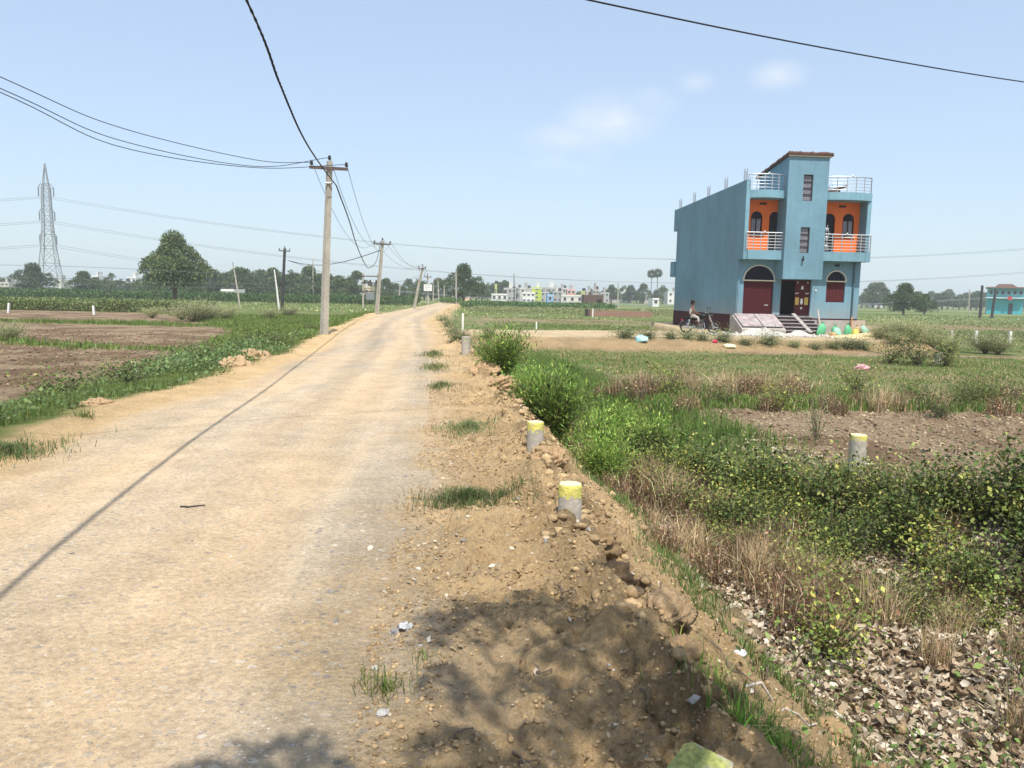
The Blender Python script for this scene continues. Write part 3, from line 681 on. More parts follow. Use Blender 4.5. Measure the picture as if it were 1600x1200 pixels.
for x, y, s in ((2.3, 12.0, .95), (2.9, 11.0, 1.0), (3.5, 10.1, .95), (3.1, 10.5, .8), (4.0, 9.3, 1.0), (4.9, 8.6, .95), (4.45, 8.2, .8), (5.5, 7.9, 1.1), (5.9, 7.2, 1.15), (5.1, 7.2, .8), (5.6, 6.5, 1.0), (3.6, 8.1, .75), (2.7, 8.8, .8), (4.3, 6.9, .6), (3.4, 6.7, .5), (4.6, 6.0, .6)):
    put(leafy, x, y, s)
# tall strip behind the ploughed plot: mixed bushes
along([(3.2, 15.4), (8, 16.2), (13, 17), (19, 17.6)], 40, .55, [(weedA, 1.4), (dryB, 2), (dryA, 1.5), (weedB, 3), (weedC, .15)], .7, 1.25)
along([(2.4, 17.6), (5, 18), (9, 18.5)], 22, .6, [(dryB, 3), (dryA, 2), (weedA, 1)], .8, 1.3)
p = on = at(1410, 600, 29); put(weedB, p.x, 28, 2.0, None, 'wide dark leafy bush in the meadow right of the pink bag'); put(weedB, p.x-.9, 28.3, 1.6, None, 'dark leafy bush just left of the wide dark bush in the meadow'); put(weedA, p.x+.8, 27.6, 1.5, None, 'olive bush just right of the wide dark bush in the meadow')
# shrubs on the slope under the yard and pale round shrubs to its right
slopeb = bush('bush', 21, 30, .42, .62, .065, 60, (.17, .21, .085), (.30, .32, .15), .35, .4, label='bush on the slope below the yard of the blue house', group='bushes below the yard', w=.3)
for u, y, s, l in ((980, 33.2, 1.35, 'wide grey-green bush on the bank below the track'), (1015, 33.2, 1.0, 'grey-green bush next to the wide one on the bank'), (1050, 33.3, .9, 'bush on the bank below the left end of the yard'), (1078, 33.3, 1.0, 'bush on the bank straight below the motorcycle'), (1100, 33.2, .9, 'bush on the bank right of the motorcycle'), (1132, 33.4, 1.15, 'round bush below the ramp'), (1168, 33.2, .8, 'small bush below the shutter'), (1205, 33.4, 1.25, 'darkest round bush below the front steps'), (1247, 33.2, .7, 'tiny bush below the doorway'), (1278, 33.2, .8, 'small bush below the sacks'), (1306, 33.4, .9, 'bush below the right end of the plinth'), (1330, 33.4, 1.1, 'bush below the right corner of the house'), (1352, 33.4, 1.1, 'bush at the right end of the yard slope')):
    put(slopeb, gx(u, y), y, s, None, l, .85)
pale = bush('pale_bush', 23, 60, 1.05, 1.1, .10, 70, (.42, .41, .22), (.24, .29, .10), .3, .22, .5, label='pale feathery bush in the row right of the yard', group='pale feathery bushes right of the house', w=.25, lowest=.25, jitter=.12)
for u, y, s, l in ((1392, 35.5, .8, 'leftmost pale feathery bush right of the house'), (1428, 35.2, .95, 'largest pale feathery bush right of the house'), (1462, 35.4, .85, 'third pale feathery bush right of the house'), (1490, 36.2, .8, 'low pale bush before the first white post'), (1545, 35.6, 1.05, 'pale bush between the white posts'), (1566, 35.2, .9, 'pale bush beside the last white post'), (1410, 37.5, 1.0, 'pale bush behind the leftmost ones'), (1447, 36.8, .95, 'pale bush filling the gap in the row'), (1378, 36.5, .7, 'low pale bush nearest the yard corner'), (1405, 34.6, .6, 'small green bush at the foot of the pale ones')):
    put(pale, gx(u, y), y, s*1.0, None, l, .82)
for u, y, s, l in ((300, 48, 1.5, 'large pale feathery bush in the left field'), (322, 49, 1.3, 'pale bush right of the large one in the left field'), (283, 50, 1.0, 'pale bush left of the large one in the left field'), (236, 52, .9, 'small pale bush alone on the left plot edge'), (10, 28, .75, 'pale bush at the left edge of the picture'), (450, 60, 1.0, 'pale shrub by the dark steel pole'), (420, 55, .9, 'pale shrub in the left meadow'), (350, 52, 1.1, 'pale bush at the right end of the left group')):
    put(pale, gx(u, y), y, s, None, l, .75, 'pale feathery bushes in the left field')
for x, y, s, l in ((-7.3, 12.2, 1.5, 'broad-leaved dark bush on the left verge, nearest'), (-6.7, 13.3, 1.2, 'low dark bush at the road edge left, second'), (-8.6, 16.5, 1.3, 'dark bush on the left verge, third up'), (-8.2, 20.5, 1.6, 'dark bush on the left verge before the near pole'), (-7.9, 24.5, 1.7, 'dark bush left of the foot of the nearest pole'), (-7.0, 23.4, 1.3, 'dark low bush nearest the foot of the nearest pole'), (-8.9, 26.5, 1.6, 'dark bush behind the left verge group'), (-7.8, 9.4, 1.0, 'low bush on the verge near the left picture edge'), (-8.2, 31.8, 1.2, 'dark bush behind the nearest pole')):
    put(weedB, x, y, s, None, l, .65, 'dark bushes on the left verge')
for u, y, s, l in ((708, 31, .8, 'bush on the right shoulder before the side track'), (700, 38, .9, 'bush where the side track leaves the road'), (692, 47, 1.1, 'bush on the right of the road past the side track'), (716, 26, 1.1, 'low bush by the grey roadside post'), (742, 30, 1.0, 'bush below the start of the side track'), (765, 33, 1.0, 'small bush on the bank of the side track')):
    put(slopeb, gx(u, y), y, s, None, l, .9, 'bushes beside the side track')
# ---- clods and stones
def chance_sh(x, y): return sst(-.1, .35, x-Ef(y)+.45)*(1-sst(.25, .42, tt(x, y)))

# hedge of pale reeds far left, standing maize belts
def band(name, x0, x1, y0, y1, n, h, w, col, alt, label, altp=.35, top=0):
    rng = np.random.default_rng(n); x, y = scatter(n, x0, x1, y0, y1, rng); d = rdir(n, rng); hh = h*(.55+.55*fbm(x*.25, y*.25, 3, 95))*rng.random(n)**.7
    P = np.stack([x, y, H(x, y)+hh], 1); T = unit(d*.6+np.array([0, 0, .8])); S = unit(np.cross(T, rdir(n, rng))); l = w*(.6+.8*rng.random(n)); v, f = leafmesh(P, T, S, l, l*.4)
    return tag(mesh_np(name, v, f, FOLFAR, None, rep(vary(n, col, rng, .25, alt, altp), 4)), label, None, None, 'stuff')
band('reed_hedge', -64, -26, 64, 68, 60000, 1.0, .20, (.25, .30, .11), (.13, .19, .05), 'pale green reed hedge behind the left ploughed plots')
band('reed_hedge', -110, -64, 66, 74, 40000, 1.0, .22, (.26, .31, .12), (.13, .19, .05), 'pale green reed hedge at the far left')
band('maize', -170, -18, 128, 150, 110000, 1.45, .42, (.06, .115, .03), (.09, .14, .045), 'belt of dark standing maize across the left fields')
band('maize', -13, 18, 134, 150, 16000, 1.0, .4, (.07, .14, .04), (.12, .17, .05), 'dark crop belt before the village')
band('weeds', -6, 26, 98, 122, 24000, .6, .2, (.30, .31, .14), (.16, .2, .06), 'pale rough weeds beyond the meadow')
band('weeds', 46, 120, 76, 100, 60000, .6, .17, (.30, .33, .15), (.14, .19, .06), 'pale rough weeds in the right distance')
band('weeds', 28, 60, 46, 56, 12000, .35, .13, (.22, .25, .10), (.13, .17, .05), 'rough weeds on the plot edge at the right')
# ---- trees
def tree_proto(name, seed, h, r, nblob, dens, leaf, col, alt, trunk_r, label, cat='tree', group='', z0=.35, squash=.8, limbs=6, mat=None, shape=0):
    rng = np.random.default_rng(seed); root = empty(name, (0, -500, 0), 0, label, cat, group); b = MB()
    b.tube([(0, 0, -.3), (.02*h, 0, h*.2), (0, .01*h, h*.45), (0, 0, h*.7)], [trunk_r*1.25, trunk_r, trunk_r*.75, trunk_r*.3], 8)
    blobs = []
    for k in range(nblob):
        z = z0+(.92-z0)*rng.random(); a = rng.random()*2*PI; prof = math.sin(min(1, (z-z0)/(1-z0)*1.15+.18)*PI)**.6 if shape == 0 else (1-.6*(z-z0)/(1-z0))
        q = r*prof*math.sqrt(rng.random())*.85; blobs.append(((q*math.cos(a), q*math.sin(a), h*z), r*(.15+.22*rng.random())))
        if k < limbs: b.tube([(0, 0, h*(.15+.3*rng.random())), (q*.5*math.cos(a), q*.5*math.sin(a), h*z*.7), (q*math.cos(a), q*math.sin(a), h*z)], [trunk_r*.5, trunk_r*.35, trunk_r*.12], 5)
    b.build('trunk', BARK, root, True); V_, F_, C_ = crown_leaves(blobs, dens, leaf, rng, col, alt, .25, squash); mesh_np('crown', V_, F_, mat or FOLFAR, root, C_); return root
T_D, T_M, T_L = (.055, .09, .028), (.075, .115, .035), (.12, .17, .05)
big = tree_proto('tree', 35, 9.4, 5.6, 64, 190, .30, T_M, (.15, .17, .06), .34, 'largest dark spreading tree standing alone in the left fields', group='lone trees', z0=.30)
put(big, gx(273, 108), 108, .84, 1.9, None, 1.18)
b2 = tree_proto('tree', 32, 7.2, 5.4, 34, 130, .36, T_D, (.10, .14, .04), .3, 'round dark tree just left of the pylon', group='lone trees', z0=.18)
put(b2, gx(52, 185), 185, .95); put(b2, gx(131, 190), 190, .88, None, 'round green tree just right of the pylon', .85); put(b2, gx(724, 160), 160, .88, None, 'round roadside tree where the road vanishes', 1.22)
put(b2, gx(1413, 150), 150, .82, None, 'dark round tree alone at the right before the haze', .95); put(b2, gx(1445, 160), 160, .5, None, 'smaller tree right behind the dark round one', 1.1)
put(b2, gx(232, 175), 175, .7, None, 'dark tree just left behind the big field tree', .95); put(b2, gx(300, 170), 170, .6, None, 'tree low behind the trunk of the big field tree', .9)
b3 = tree_proto('tree', 33, 7.0, 2.6, 20, 150, .32, T_M, (.14, .17, .06), .22, 'narrow tree between the pylon and the big field tree', group='lone trees', z0=.2)
put(b3, gx(174, 200), 200, .95)
belt = [tree_proto('tree', 40+k, 8.0, 4.6, 22, 90, .5, (T_D, T_D, T_M)[k], (.11, .15, .05), .3, 'tree in the dense dark belt along the horizon', group='trees of the dark belt', z0=.16) for k in range(3)]
rt = random.Random(8)
for u in range(322, 560, 9): y = 215+rt.uniform(-25, 30); put(belt[rt.randrange(3)], gx(u+rt.uniform(-4, 4), y), y, .78+.3*rt.random(), None, 'tree in the dense dark belt left of the road', .95)
for u in range(150, 322, 13): y = 270+rt.uniform(-20, 30); put(belt[rt.randrange(3)], gx(u, y), y, .6+.25*rt.random(), None, 'tree in the low belt behind the left fields', .8, 'trees of the low left belt')
for u in range(592, 700, 9): y = 235+rt.uniform(-20, 30); put(belt[rt.randrange(3)], gx(u+rt.uniform(-3, 3), y), y, .6+.3*rt.random(), None, 'tree between the second pole and the vanishing road', .95, 'trees by the vanishing road')
for u in range(735, 800, 9): y = 290+rt.uniform(-20, 30); put(belt[rt.randrange(3)], gx(u, y), y, .7+.25*rt.random(), None, 'tree just right of the round roadside tree', 1, 'trees left of the village')
for u in range(945, 1055, 10): y = 330+rt.uniform(-20, 30); put(belt[rt.randrange(3)], gx(u, y), y, .65+.4*rt.random(), None, 'hazy tree between the village and the blue house', 1, 'hazy trees left of the blue house')
for u in range(1346, 1606, 9): y = 340+rt.uniform(-60, 60); put(belt[rt.randrange(3)], gx(u, y), y, .8+.45*rt.random()+(.25 if 1360 < u < 1385 else 0), None, 'hazy tree on the horizon right of the blue house', .9, 'hazy trees right of the blue house')
for u in range(-30, 60, 14): y = 320; put(belt[rt.randrange(3)], gx(u, y), y, .6+.3*rt.random(), None, 'hazy tree at the far left horizon', .8, 'hazy trees at the far left')
for k, u in enumerate((790, 846, 862, 905, 925)): put(belt[k % 3], gx(u, 300), 300+k, .6, None, 'tree among the village houses', .9, 'trees among the village houses')
for u, y, s, l in ((432, 105, .35, 'shrub behind the dark steel pole'), (473, 130, .3, 'round shrub right of the dark pole'), (600, 150, .38, 'pale tree right of the transformer'), (652, 110, .35, 'dark shrub behind the foot of the tilted pole')): put(b3, gx(u, y), y, s, None, l, 1, 'field shrubs')
# palms
def palm(seed, h, label):
    rng = np.random.default_rng(seed); root = empty('palm_tree', (0, -500, 0), 0, label, 'palm tree', 'twin palms'); MB().tube([(0, 0, -.3), (.15, 0, h*.5), (0, 0, h*.9)], [.28, .2, .18], 7).build('trunk', BARK, root)
    n = 1500; d = rdir(n, rng); P = d*np.array([2.1, 2.1, 2.0])*(.35+.65*rng.random((n, 1)))+np.array([0, 0, h]); T = unit(d+rdir(n, rng)*.4); S = unit(np.cross(T, rdir(n, rng))); l = .7*(.5+rng.random(n)); v, f = leafmesh(P, T, S, l, l*.28)
    mesh_np('crown', v, f, FOLFAR, root, rep(vary(n, T_D, rng), 4)); return root
pm = palm(51, 15.5, 'left one of the twin palms on the horizon'); put(pm, gx(1017, 350), 350, .85); put(pm, gx(1026, 352), 352, .88, None, 'right one of the twin palms on the horizon')
# the tree behind the viewer whose leaves shade the shoulder at the bottom of the picture
def shade_tree():
    rng = np.random.default_rng(77); base = Vector((4.2, -4.0, 0)); base.z = hz(4.2, -4.0)
    root = empty('tree', base, 0, 'leafy tree behind the viewer that shades the shoulder', 'tree', 'lone trees'); b = MB(); b.tube([(0, 0, -.4), (-.2, .3, 1.8), (-.7, 1.0, 3.6), (-1.4, 2.2, 5.0)], [.26, .2, .15, .09], 9)
    spots = [(-.32, 3.72, .17), (-.20, 3.85, .16), (.0, 3.78, .19), (.10, 3.98, .17), (.25, 3.80, .2), (.38, 3.6, .18), (.5, 3.42, .2), (.62, 3.2, .18), (.30, 3.3, .14), (-.34, 3.52, .12), (.15, 3.45, .14), (-.08, 3.60, .10),
             (-.25, 3.10, .17), (-.12, 2.98, .13), (.05, 3.16, .12), (.3, 2.95, .20), (.52, 2.9, .22), (.72, 2.85, .22), (.8, 3.1, .18), (.92, 2.7, .22), (.55, 2.6, .2), (1.05, 3.1, .18), (1.25, 2.9, .22), (1.2, 2.6, .22), (.15, 2.72, .14),
             (-.2, 2.62, .2), (.0, 2.45, .2), (-.75, 2.55, .16), (-.92, 2.50, .15), (-.62, 2.42, .16), (-.3, 2.3, .25), (-1.0, 2.3, .25), (.3, 2.2, .3), (.8, 2.2, .3), (.6, 4.35, .13), (.75, 4.2, .14), (.82, 4.55, .12)]
    blobs = []
    for i, (sx, sy, r) in enumerate(spots):
        h = 5.2+.9*rng.random(); q = Vector((sx, sy, 0))+TOSUN*(h/TOSUN.z)-base; blobs.append(((q.x, q.y, q.z+0), r*.72))
        if i % 2 == 0: b.tube([(-.9, 1.5, 4.2), ((q.x-.9)/2, (q.y+1.5)/2, (q.z+4.2)/2+.3), tuple(q)], [.05, .03, .01], 5)
    for k in range(14): blobs.append(((rng.normal(.3, 1.2), rng.normal(0, .9)-1.2, 4.6+1.8*rng.random()), .5))
    b.build('trunk', BARK, root, True); V_, F_, C_ = crown_leaves(blobs, 6500, .075, rng, T_M, T_L, .25); mesh_np('crown', V_, F_, FOL, root, C_)
shade_tree()
# ================================================================ far buildings
PT = {}
def paint(c):
    if c not in PT: PT[c] = simple('plaster_%d' % len(PT), c, .8, .12, .35)
    return PT[c]
PANE = simple('far_window', (.05, .06, .07), .3, .2, 1); ROOFB = simple('far_roof', (.22, .13, .10), .9, .2, 1)
def building(u0, u1, vtop, y, col, label, floors=2, nwin=3, trim=None, roof=False, depth=7, group=None, par=True):
    x0, x1 = gx(u0, y), gx(u1, y); w = x1-x0; h = at((u0+u1)/2, vtop, y).z+.7; root = empty('building', ((x0+x1)/2, y, -.65), 0, label, 'building', group)
    MB().box(-w/2, w/2, 0, depth, -.5, h).build('wall', paint(col), root)
    if par: m = MB(); m.box(-w/2-.1, w/2+.1, -.12, -.002, h-.5, h-.3); m.build('ledge', paint(trim or (.6, .58, .54)), root)
    if roof: m = MB(); m.prism([(-w/2-.4, h), (w/2+.4, h), (w/2-.8, h+1.0), (-w/2+.8, h+1.0)], -.4, depth+.4, 'y'); m.build('roof', ROOFB, root)
    fh = h/floors
    rb = random.Random(int(u0*7+y))
    if floors >= 2:
        a = rb.uniform(-.3, .1)*w; MB().box(a, a+w*rb.uniform(.22, .38), 1.0, 3.6, h+.003, h+rb.uniform(1.2, 2.4)).build('stair_room', paint(rb.choice([(.5, .48, .45), (.34, .32, .3), (.62, .6, .56)])), root)
    if rb.random() < .5: MB().lathe([(.55, 0), (.6, .3), (.6, .9), (.3, 1.15)], (w*rb.uniform(.15, .35), 2.0, h), 'z', 10).build('water_tank', DARKPOLE, root, True)
    for f in range(floors):
        for k in range(nwin):
            cxw = -w/2+w*(k+.5)/nwin; ww = min(.5, w/nwin*.3); f_ = MB(); f_.box(cxw-ww, cxw+ww, -.06, -.003, f*fh+fh*.35, f*fh+fh*.78); o = f_.build('window', paint((.6, .58, .54)), root)
            MB().box(cxw-ww*.8, cxw+ww*.8, -.08, -.061, f*fh+fh*.4, f*fh+fh*.74).build('pane', PANE, o)
    return root
W_, CR, GY, PK = (.70, .68, .64), (.62, .58, .50), (.36, .35, .33), (.72, .34, .30)
VILL = [(768, 793, 459, 250, W_, 'low white house at the left end of the village', 1, 3), (773, 776, 444, 262, (.50, .56, .08), 'narrow lime-coloured tower behind the low white house', 1, 1),
 (787, 806, 450, 275, GY, 'grey concrete building right of the low white house', 2, 3), (816, 836, 457, 240, W_, 'white two-storey house left of the lime one', 2, 3), (831, 846, 449, 244, (.42, .52, .06), 'lime green striped tall house in the village', 4, 1),
 (845, 858, 456, 270, GY, 'grey house between the lime and the blue one', 2, 2), (855, 864, 460, 238, (.16, .42, .78), 'bright sky-blue small house in the village', 1, 1), (864, 878, 455, 280, GY, 'dark grey house right of the sky-blue one', 2, 2),
 (877, 900, 461, 232, CR, 'long cream house right of the sky-blue one', 1, 2), (886, 899, 452, 270, PK, 'pink house rising behind the cream one', 2, 2), (900, 912, 461, 236, CR, 'small cream annex with a dark window', 1, 1),
 (908, 914, 455, 275, (.46, .5, .1), 'small olive-yellow house behind the cream annex', 1, 1), (926, 936, 452, 290, (.34, .28, .26), 'brownish two-storey house behind the brick shed', 2, 2), (938, 952, 457, 300, GY, 'grey house right of the brick shed', 2, 2),
 (971, 987, 456, 330, W_, 'hazy white house before the round trees', 2, 2), (1020, 1030, 466, 215, W_, 'tiny white hut below the twin palms', 1, 1), (1043, 1062, 456, 320, W_, 'white building just left of the blue house', 2, 2), (800, 815, 449, 330, GY, 'far grey block behind the mast', 3, 3),
 (812, 830, 450, 320, (.5, .48, .46), 'far pale block above the white house', 2, 2), (848, 868, 449, 325, GY, 'far grey block behind the lime house', 2, 3), (868, 886, 450, 330, (.48, .44, .42), 'far block left of the pink house', 2, 2), (916, 926, 455, 320, (.5, .4, .36), 'far brownish house behind the olive one', 2, 1), (953, 972, 459, 340, (.45, .43, .4), 'far low house right of the village', 1, 2), (1002, 1016, 461, 340, (.5, .45, .42), 'far low house left of the palms', 1, 2),
 (0, 14, 441, 290, (.5, .44, .38), 'far beige house at the left picture edge', 2, 2), (15, 32, 437, 300, (.52, .5, .46), 'far pale block left of the round dark tree', 2, 2), (86, 96, 437, 300, CR, 'far cream house behind the pylon legs', 2, 1), (142, 156, 431, 300, W_, 'white building between the two left trees', 2, 2), (150, 164, 439, 290, GY, 'low grey building right of the green left tree', 1, 2),
 (186, 200, 440, 280, (.5, .44, .38), 'beige house left of the big field tree', 1, 2), (199, 213, 433, 300, W_, 'white building left of the big field tree', 2, 2), (345, 365, 452, 165, W_, 'low white shed at the foot of the dark belt', 1, 2), (568, 578, 447, 200, (.55, .45, .25), 'small tan building behind the transformer', 1, 1),
 (1364, 1382, 446, 380, (.5, .52, .54), 'hazy unfinished tower block right of the blue house', 4, 3)]
for b_ in VILL: building(b_[0], b_[1], b_[2], b_[3], b_[4], b_[5], b_[6], b_[7], group=None)
# brick shed and low brick wall
sx0, sx1 = gx(912, 150), gx(943, 150); root = empty('brick_shed', ((sx0+sx1)/2, 150, -.65), 0, 'dark roofless brick shed before the village', 'shed'); w = sx1-sx0
BR2 = brick_mat('old_brick', (.13, .06, .045), (.09, .045, .035), (.12, .09, .07), 2)
m = MB(); m.box(-w/2, w/2, 0, .3, -.4, 2.75); m.box(-w/2, -w/2+.3, .3, 5, -.4, 2.75); m.box(w/2-.3, w/2, .3, 5, -.4, 2.6); m.box(-w/2+.3, w/2-.3, 4.7, 5, -.4, 2.7); m.build('wall', BR2, root)
MB().box(w/2-1.2, w/2-.4, -.05, -.003, 0, 1.9).build('door', DARKR if 'DARKR' in globals() else simple('dark_door', (.03, .025, .025), .8), root)
sx0, sx1 = gx(922, 92), gx(1017, 92); w = sx1-sx0; root = empty('brick_wall', ((sx0+sx1)/2, 92, -.62), 0, 'low unfinished red brick wall enclosure in the green field', 'wall')
BR1 = brick_mat('red_brick', (.30, .13, .085), (.24, .10, .07), (.26, .18, .13), 2)
MB().box(-w/2, w/2, 0, .25, -.4, .72).build('front_side', BR1, root); MB().box(-w/2-.25, -w/2-.003, -.9, 3.4, -.4, .85).build('left_side', BR2, root)
MB().box(w/2+.003, w/2+.25, 0, 3.4, -.4, .65).build('right_side', BR1, root); MB().box(-w/2, w/2, 3.2, 3.4, -.4, .60).build('rear_side', BR1, root)
# turquoise building at the right
tx0, tx1 = gx(1538, 112), gx(1600, 112); w = tx1-tx0; root = empty('building', ((tx0+tx1)/2, 112, -.62), -.52, 'turquoise two-storey building with brown roof at the right edge', 'building')
TQ = paint((.06, .42, .46)); MB().box(-w/2, w/2, 0, 7, -.4, 3.0).build('lower_wall', TQ, root); MB().box(-w/2+.02, w/2-.02, .02, 7, 3.2, 4.9).build('upper_wall', TQ, root)
MB().box(-w/2-.3, w/2+.3, -1.0, 7.1, 3.003, 3.195).build('balcony_slab', paint((.62, .7, .7)), root); MB().box(-w/2-.3, w/2+.3, -1.2, 7.3, 4.905, 5.15).build('roof', ROOFB, root)
m = MB(); m.prism([(-1.8, 5.155), (1.9, 5.155), (.9, 5.75), (-1.2, 5.75)], 1, 6, 'y'); m.build('upper_roof', ROOFB, root)
for k in range(6):
    cxw = -w/2+w*(k+.5)/6; o = MB().box(cxw-.32, cxw+.32, -.05, -.003, 3.6, 4.5).build('window', paint((.5, .55, .55)), root); MB().box(cxw-.26, cxw+.26, -.07, -.051, 3.66, 4.44).build('pane', PANE, o)
MB().box(.55, 1.3, -.05, -.003, 0, 2.1).build('door', PANE, root); MB().box(.3, 1.0, -1.03, -1.001, 2.7, 3.4).build('red_banner', paint((.5, .04, .05)), root)
root.scale = (1.36, 1.36, 1.36); root.location.y = 200; root.location.x = gx(1570, 200)
m = MB()
for k in range(20): xx = -w/2-.2+(w+.4)*k/19; m.box(xx-.02, xx+.02, -.95, -.9, 3.2, 3.75)
m.box(-w/2-.25, w/2+.25, -.96, -.89, 3.752, 3.8); m.build('railing', paint((.2, .5, .52)), root)
# litter
def bag(name, x, y, sx, sy, sz, col, label, cat='plastic bag'):
    n = 10; rb = random.Random(int(abs(x*100))); vs = []; prof = [(.7, 0), (1, .3), (.85, .7), (.4, .95), (.1, 1.0)]
    for r, h in prof:
        for k in range(n): a = 2*PI*k/n; q = r*(.75+.5*rb.random()); vs.append((sx*q*math.cos(a), sy*q*math.sin(a), sz*h*(.8+.4*rb.random())))
    s = MB(); s.add(vs, [(i*n+k, i*n+(k+1) % n, (i+1)*n+(k+1) % n, (i+1)*n+k) for i in range(4) for k in range(n)]+[tuple(range(n))[::-1], tuple(4*n+k for k in range(n))])
    o = s.build(name, simple(name+str(int(x*10)), col, .4, .08, 6), None, loc=(x, y, hz(x, y)-.01)); return tag(o, label, cat)
px1 = at(1347, 577, 25.4); bag('plastic_bag', px1.x, 25.4, .26, .18, .20, (.75, .35, .40), 'pale pink bag lying in the meadow')
bag('plastic_bag', gx(1004, 32.6), 32.6, .28, .2, .25, (.35, .65, .68), 'turquoise-white rag at the foot of the track bank')
bag('plastic_bag', 1.45, 4.55, .045, .035, .03, (.6, .57, .62), 'scrap of white plastic in the ditch litter', 'litter')
bag('plastic_bag', gx(1120, 33), 33.0, .12, .1, .14, (.6, .03, .10), 'small red scrap on the yard slope', 'litter')
bag('plastic_bag', gx(1143, 32.6), 32.6, .32, .2, .16, (.72, .66, .42), 'cream sack flattened at the foot of the yard slope', 'litter')

# ================================================================ the blue house
TEAL = add_streaks(simple('teal_paint', (.145, .275, .345), .7, .07, .8, .25, 18, stain=(.11, .23, .30), stain_amt=.4))
TEALEDGE = add_streaks(simple('teal_trim', (.175, .33, .40), .65, .07, 1.2, .2, 18), amt=0)
ORANGE = simple('orange_paint', (.86, .16, .012), .6, .05, 1.2)
MAROON = simple('maroon_paint', (.055, .013, .015), .75, .12, 3)
MAROON2 = simple('maroon_shutter', (.085, .016, .019), .75, .1, 2)
STEEL = simple('stainless_steel', (.5, .52, .54), .5, .05, 2, metal=.85)
GLASSD = simple('dark_glass', (.012, .012, .025), .6, .2, 2)
GLASSG = simple('grey_frosted_glass', (.22, .21, .24), .25, .25, 3)
CURTAIN = simple('pale_curtain', (.42, .44, .50), .5, .25, 5)
DARKIN = simple('painted_room_shade', (.03, .03, .032), .9, .1, 1)  # near-black panels with the shade inside openings put into the colour
WHITE = simple('white_plaster', (.74, .72, .67), .7, .06, 3)
CREAMT = simple('cream_trim', (.66, .60, .45), .7, .06, 3)
GOLD = simple('gold_panel', (.55, .38, .08), .35, .25, 14)
TILE = simple('clay_tile', (.115, .055, .038), .95, .5, 9, .6, 30, stain=(.06, .05, .045), stain_amt=1.0)
SLAB = simple('stone_slab', (.38, .33, .32), .6, .4, 4, .2, 20, stain=(.20, .10, .10), stain_amt=.8)
REBAR = simple('rebar', (.16, .13, .12), .7, .2, 4)
BLACKM = simple('black_enamel', (.012, .012, .013), .25, .1, 3)
RUBBER = simple('rubber', (.02, .02, .02), .85, .2, 6)
CHROME = simple('chrome', (.6, .6, .6), .15, .05, 2, metal=1)
BRICK = brick_mat('raw_brick', (.30, .12, .075), (.22, .09, .06), (.27, .22, .17))
HTH = math.radians(5)
house = empty('house', (11.6, 40.3, 0), HTH, 'two-storey teal-blue house with orange balcony walls and a tall stair tower', 'house')
D = 11.0
def arch(x0, x1, z0, z1, ztop, n=14):
    """doorway outline: straight to z1, then an arch up to ztop"""
    c = (x0+x1)/2; a = (x1-x0)/2; b = ztop-z1
    return [(x0, z0), (x1, z0)]+[(c+a*math.cos(PI*k/n), z1+b*math.sin(PI*k/n)) for k in range(n+1)]
# outer shell: both long side walls, rear wall, floors
m = MB()
side = [(0, .9), (0, 3.75), (-.6, 3.75), (-.6, 7.72), (0, 7.70), (D, 7.50), (D, .9)]
m.prism(side, 0, .2, 'x')
sideR = [(0, .78), (0, 3.75), (-.6, 3.75), (-.6, 6.82), (0, 6.82), (0, 7.2), (D, 7.2), (D, .78)]
m.prism(sideR, 6.45, 6.65, 'x')
m.box(.2, 6.45, D-.2, D, .9, 7.4)
m.box(.2, 6.45, .22, D-.2, 3.9, 4.02); m.box(.2, 6.45, .3, D-.2, 7.0, 7.12)
m.box(.2, 6.45, .35, D-.2, .80, .92)
wall_o = m.build('wall', TEAL, house)
# rear sun-shades seen past the left wall
m = MB(); m.box(-.02, .9, D+.003, D+.7, 6.1, 7.5); m.box(-.12, .9, D+.003, D+.8, 3.1, 4.1); m.build('rear_shade', TEAL, house)
# ground-floor front wall with shutter, doorway and window openings
m = MB()
h1 = arch(.36, 1.98, .92, 2.72, 3.45); h2 = [(2.36, .92), (4.0, .92), (4.0, 2.77), (2.36, 2.77)]; h3 = arch(4.84, 5.86, 1.64, 2.76, 3.25)
m.prism([(.2, .9), (2.36, .9), (2.36, .92), (4.0, .92), (4.0, .78), (6.45, .78), (6.45, 3.75), (.2, 3.75)], 0.004, .22, 'y', 0, [h1, h3, [(2.37, .925), (3.99, .925), (3.99, 2.77), (2.37, 2.77)]])
front = m.build('front_wall', TEAL, house)
# maroon plinth
m = MB(); m.box(-.02, 1.9, -.02, D+.02, -.15, .9); m.box(1.9, 6.67, .02, D+.02, -.15, .78); m.build('plinth', MAROON, house)
# shutter
sh = MB(); sh.box(.37, 1.97, .12, .15, .93, 2.66)
for k in range(24): sh.box(.38, 1.96, .10, .122, .95+k*.071, .95+k*.071+.045)
sh = sh.build('roller_shutter', MAROON2, house)
MB().tube([(1.55, .09, 1.42), (1.75, .09, 1.42)], .02).build('handle', STEEL, sh)
def arch_trim(x0, x1, z1, ztop, w, y0, y1, mat, nm='arch_trim', bar=True):
    c = (x0+x1)/2; a = (x1-x0)/2; b = ztop-z1; n = 16
    o_ = [(c+(a+w)*math.cos(PI*k/n), z1+(b+w)*math.sin(PI*k/n)) for k in range(n+1)]
    i_ = [(c+a*math.cos(PI*k/n), z1+b*math.sin(PI*k/n)) for k in range(n, -1, -1)]
    t = MB(); t.prism(o_+i_, y0, y1, 'y')
    if bar: t.box(x0-w, x1+w, y0-.01, y1+.05, z1-.06, z1-.002)
    return t.build(nm, mat, house)
arch_trim(.36, 1.98, 2.72, 3.45, .05, -.025, .002, CREAMT)
m = MB(); m.prism(arch(.37, 1.97, 2.73, 2.74, 3.44), .14, .16, 'y'); m.build('fanlight', GLASSD, house)
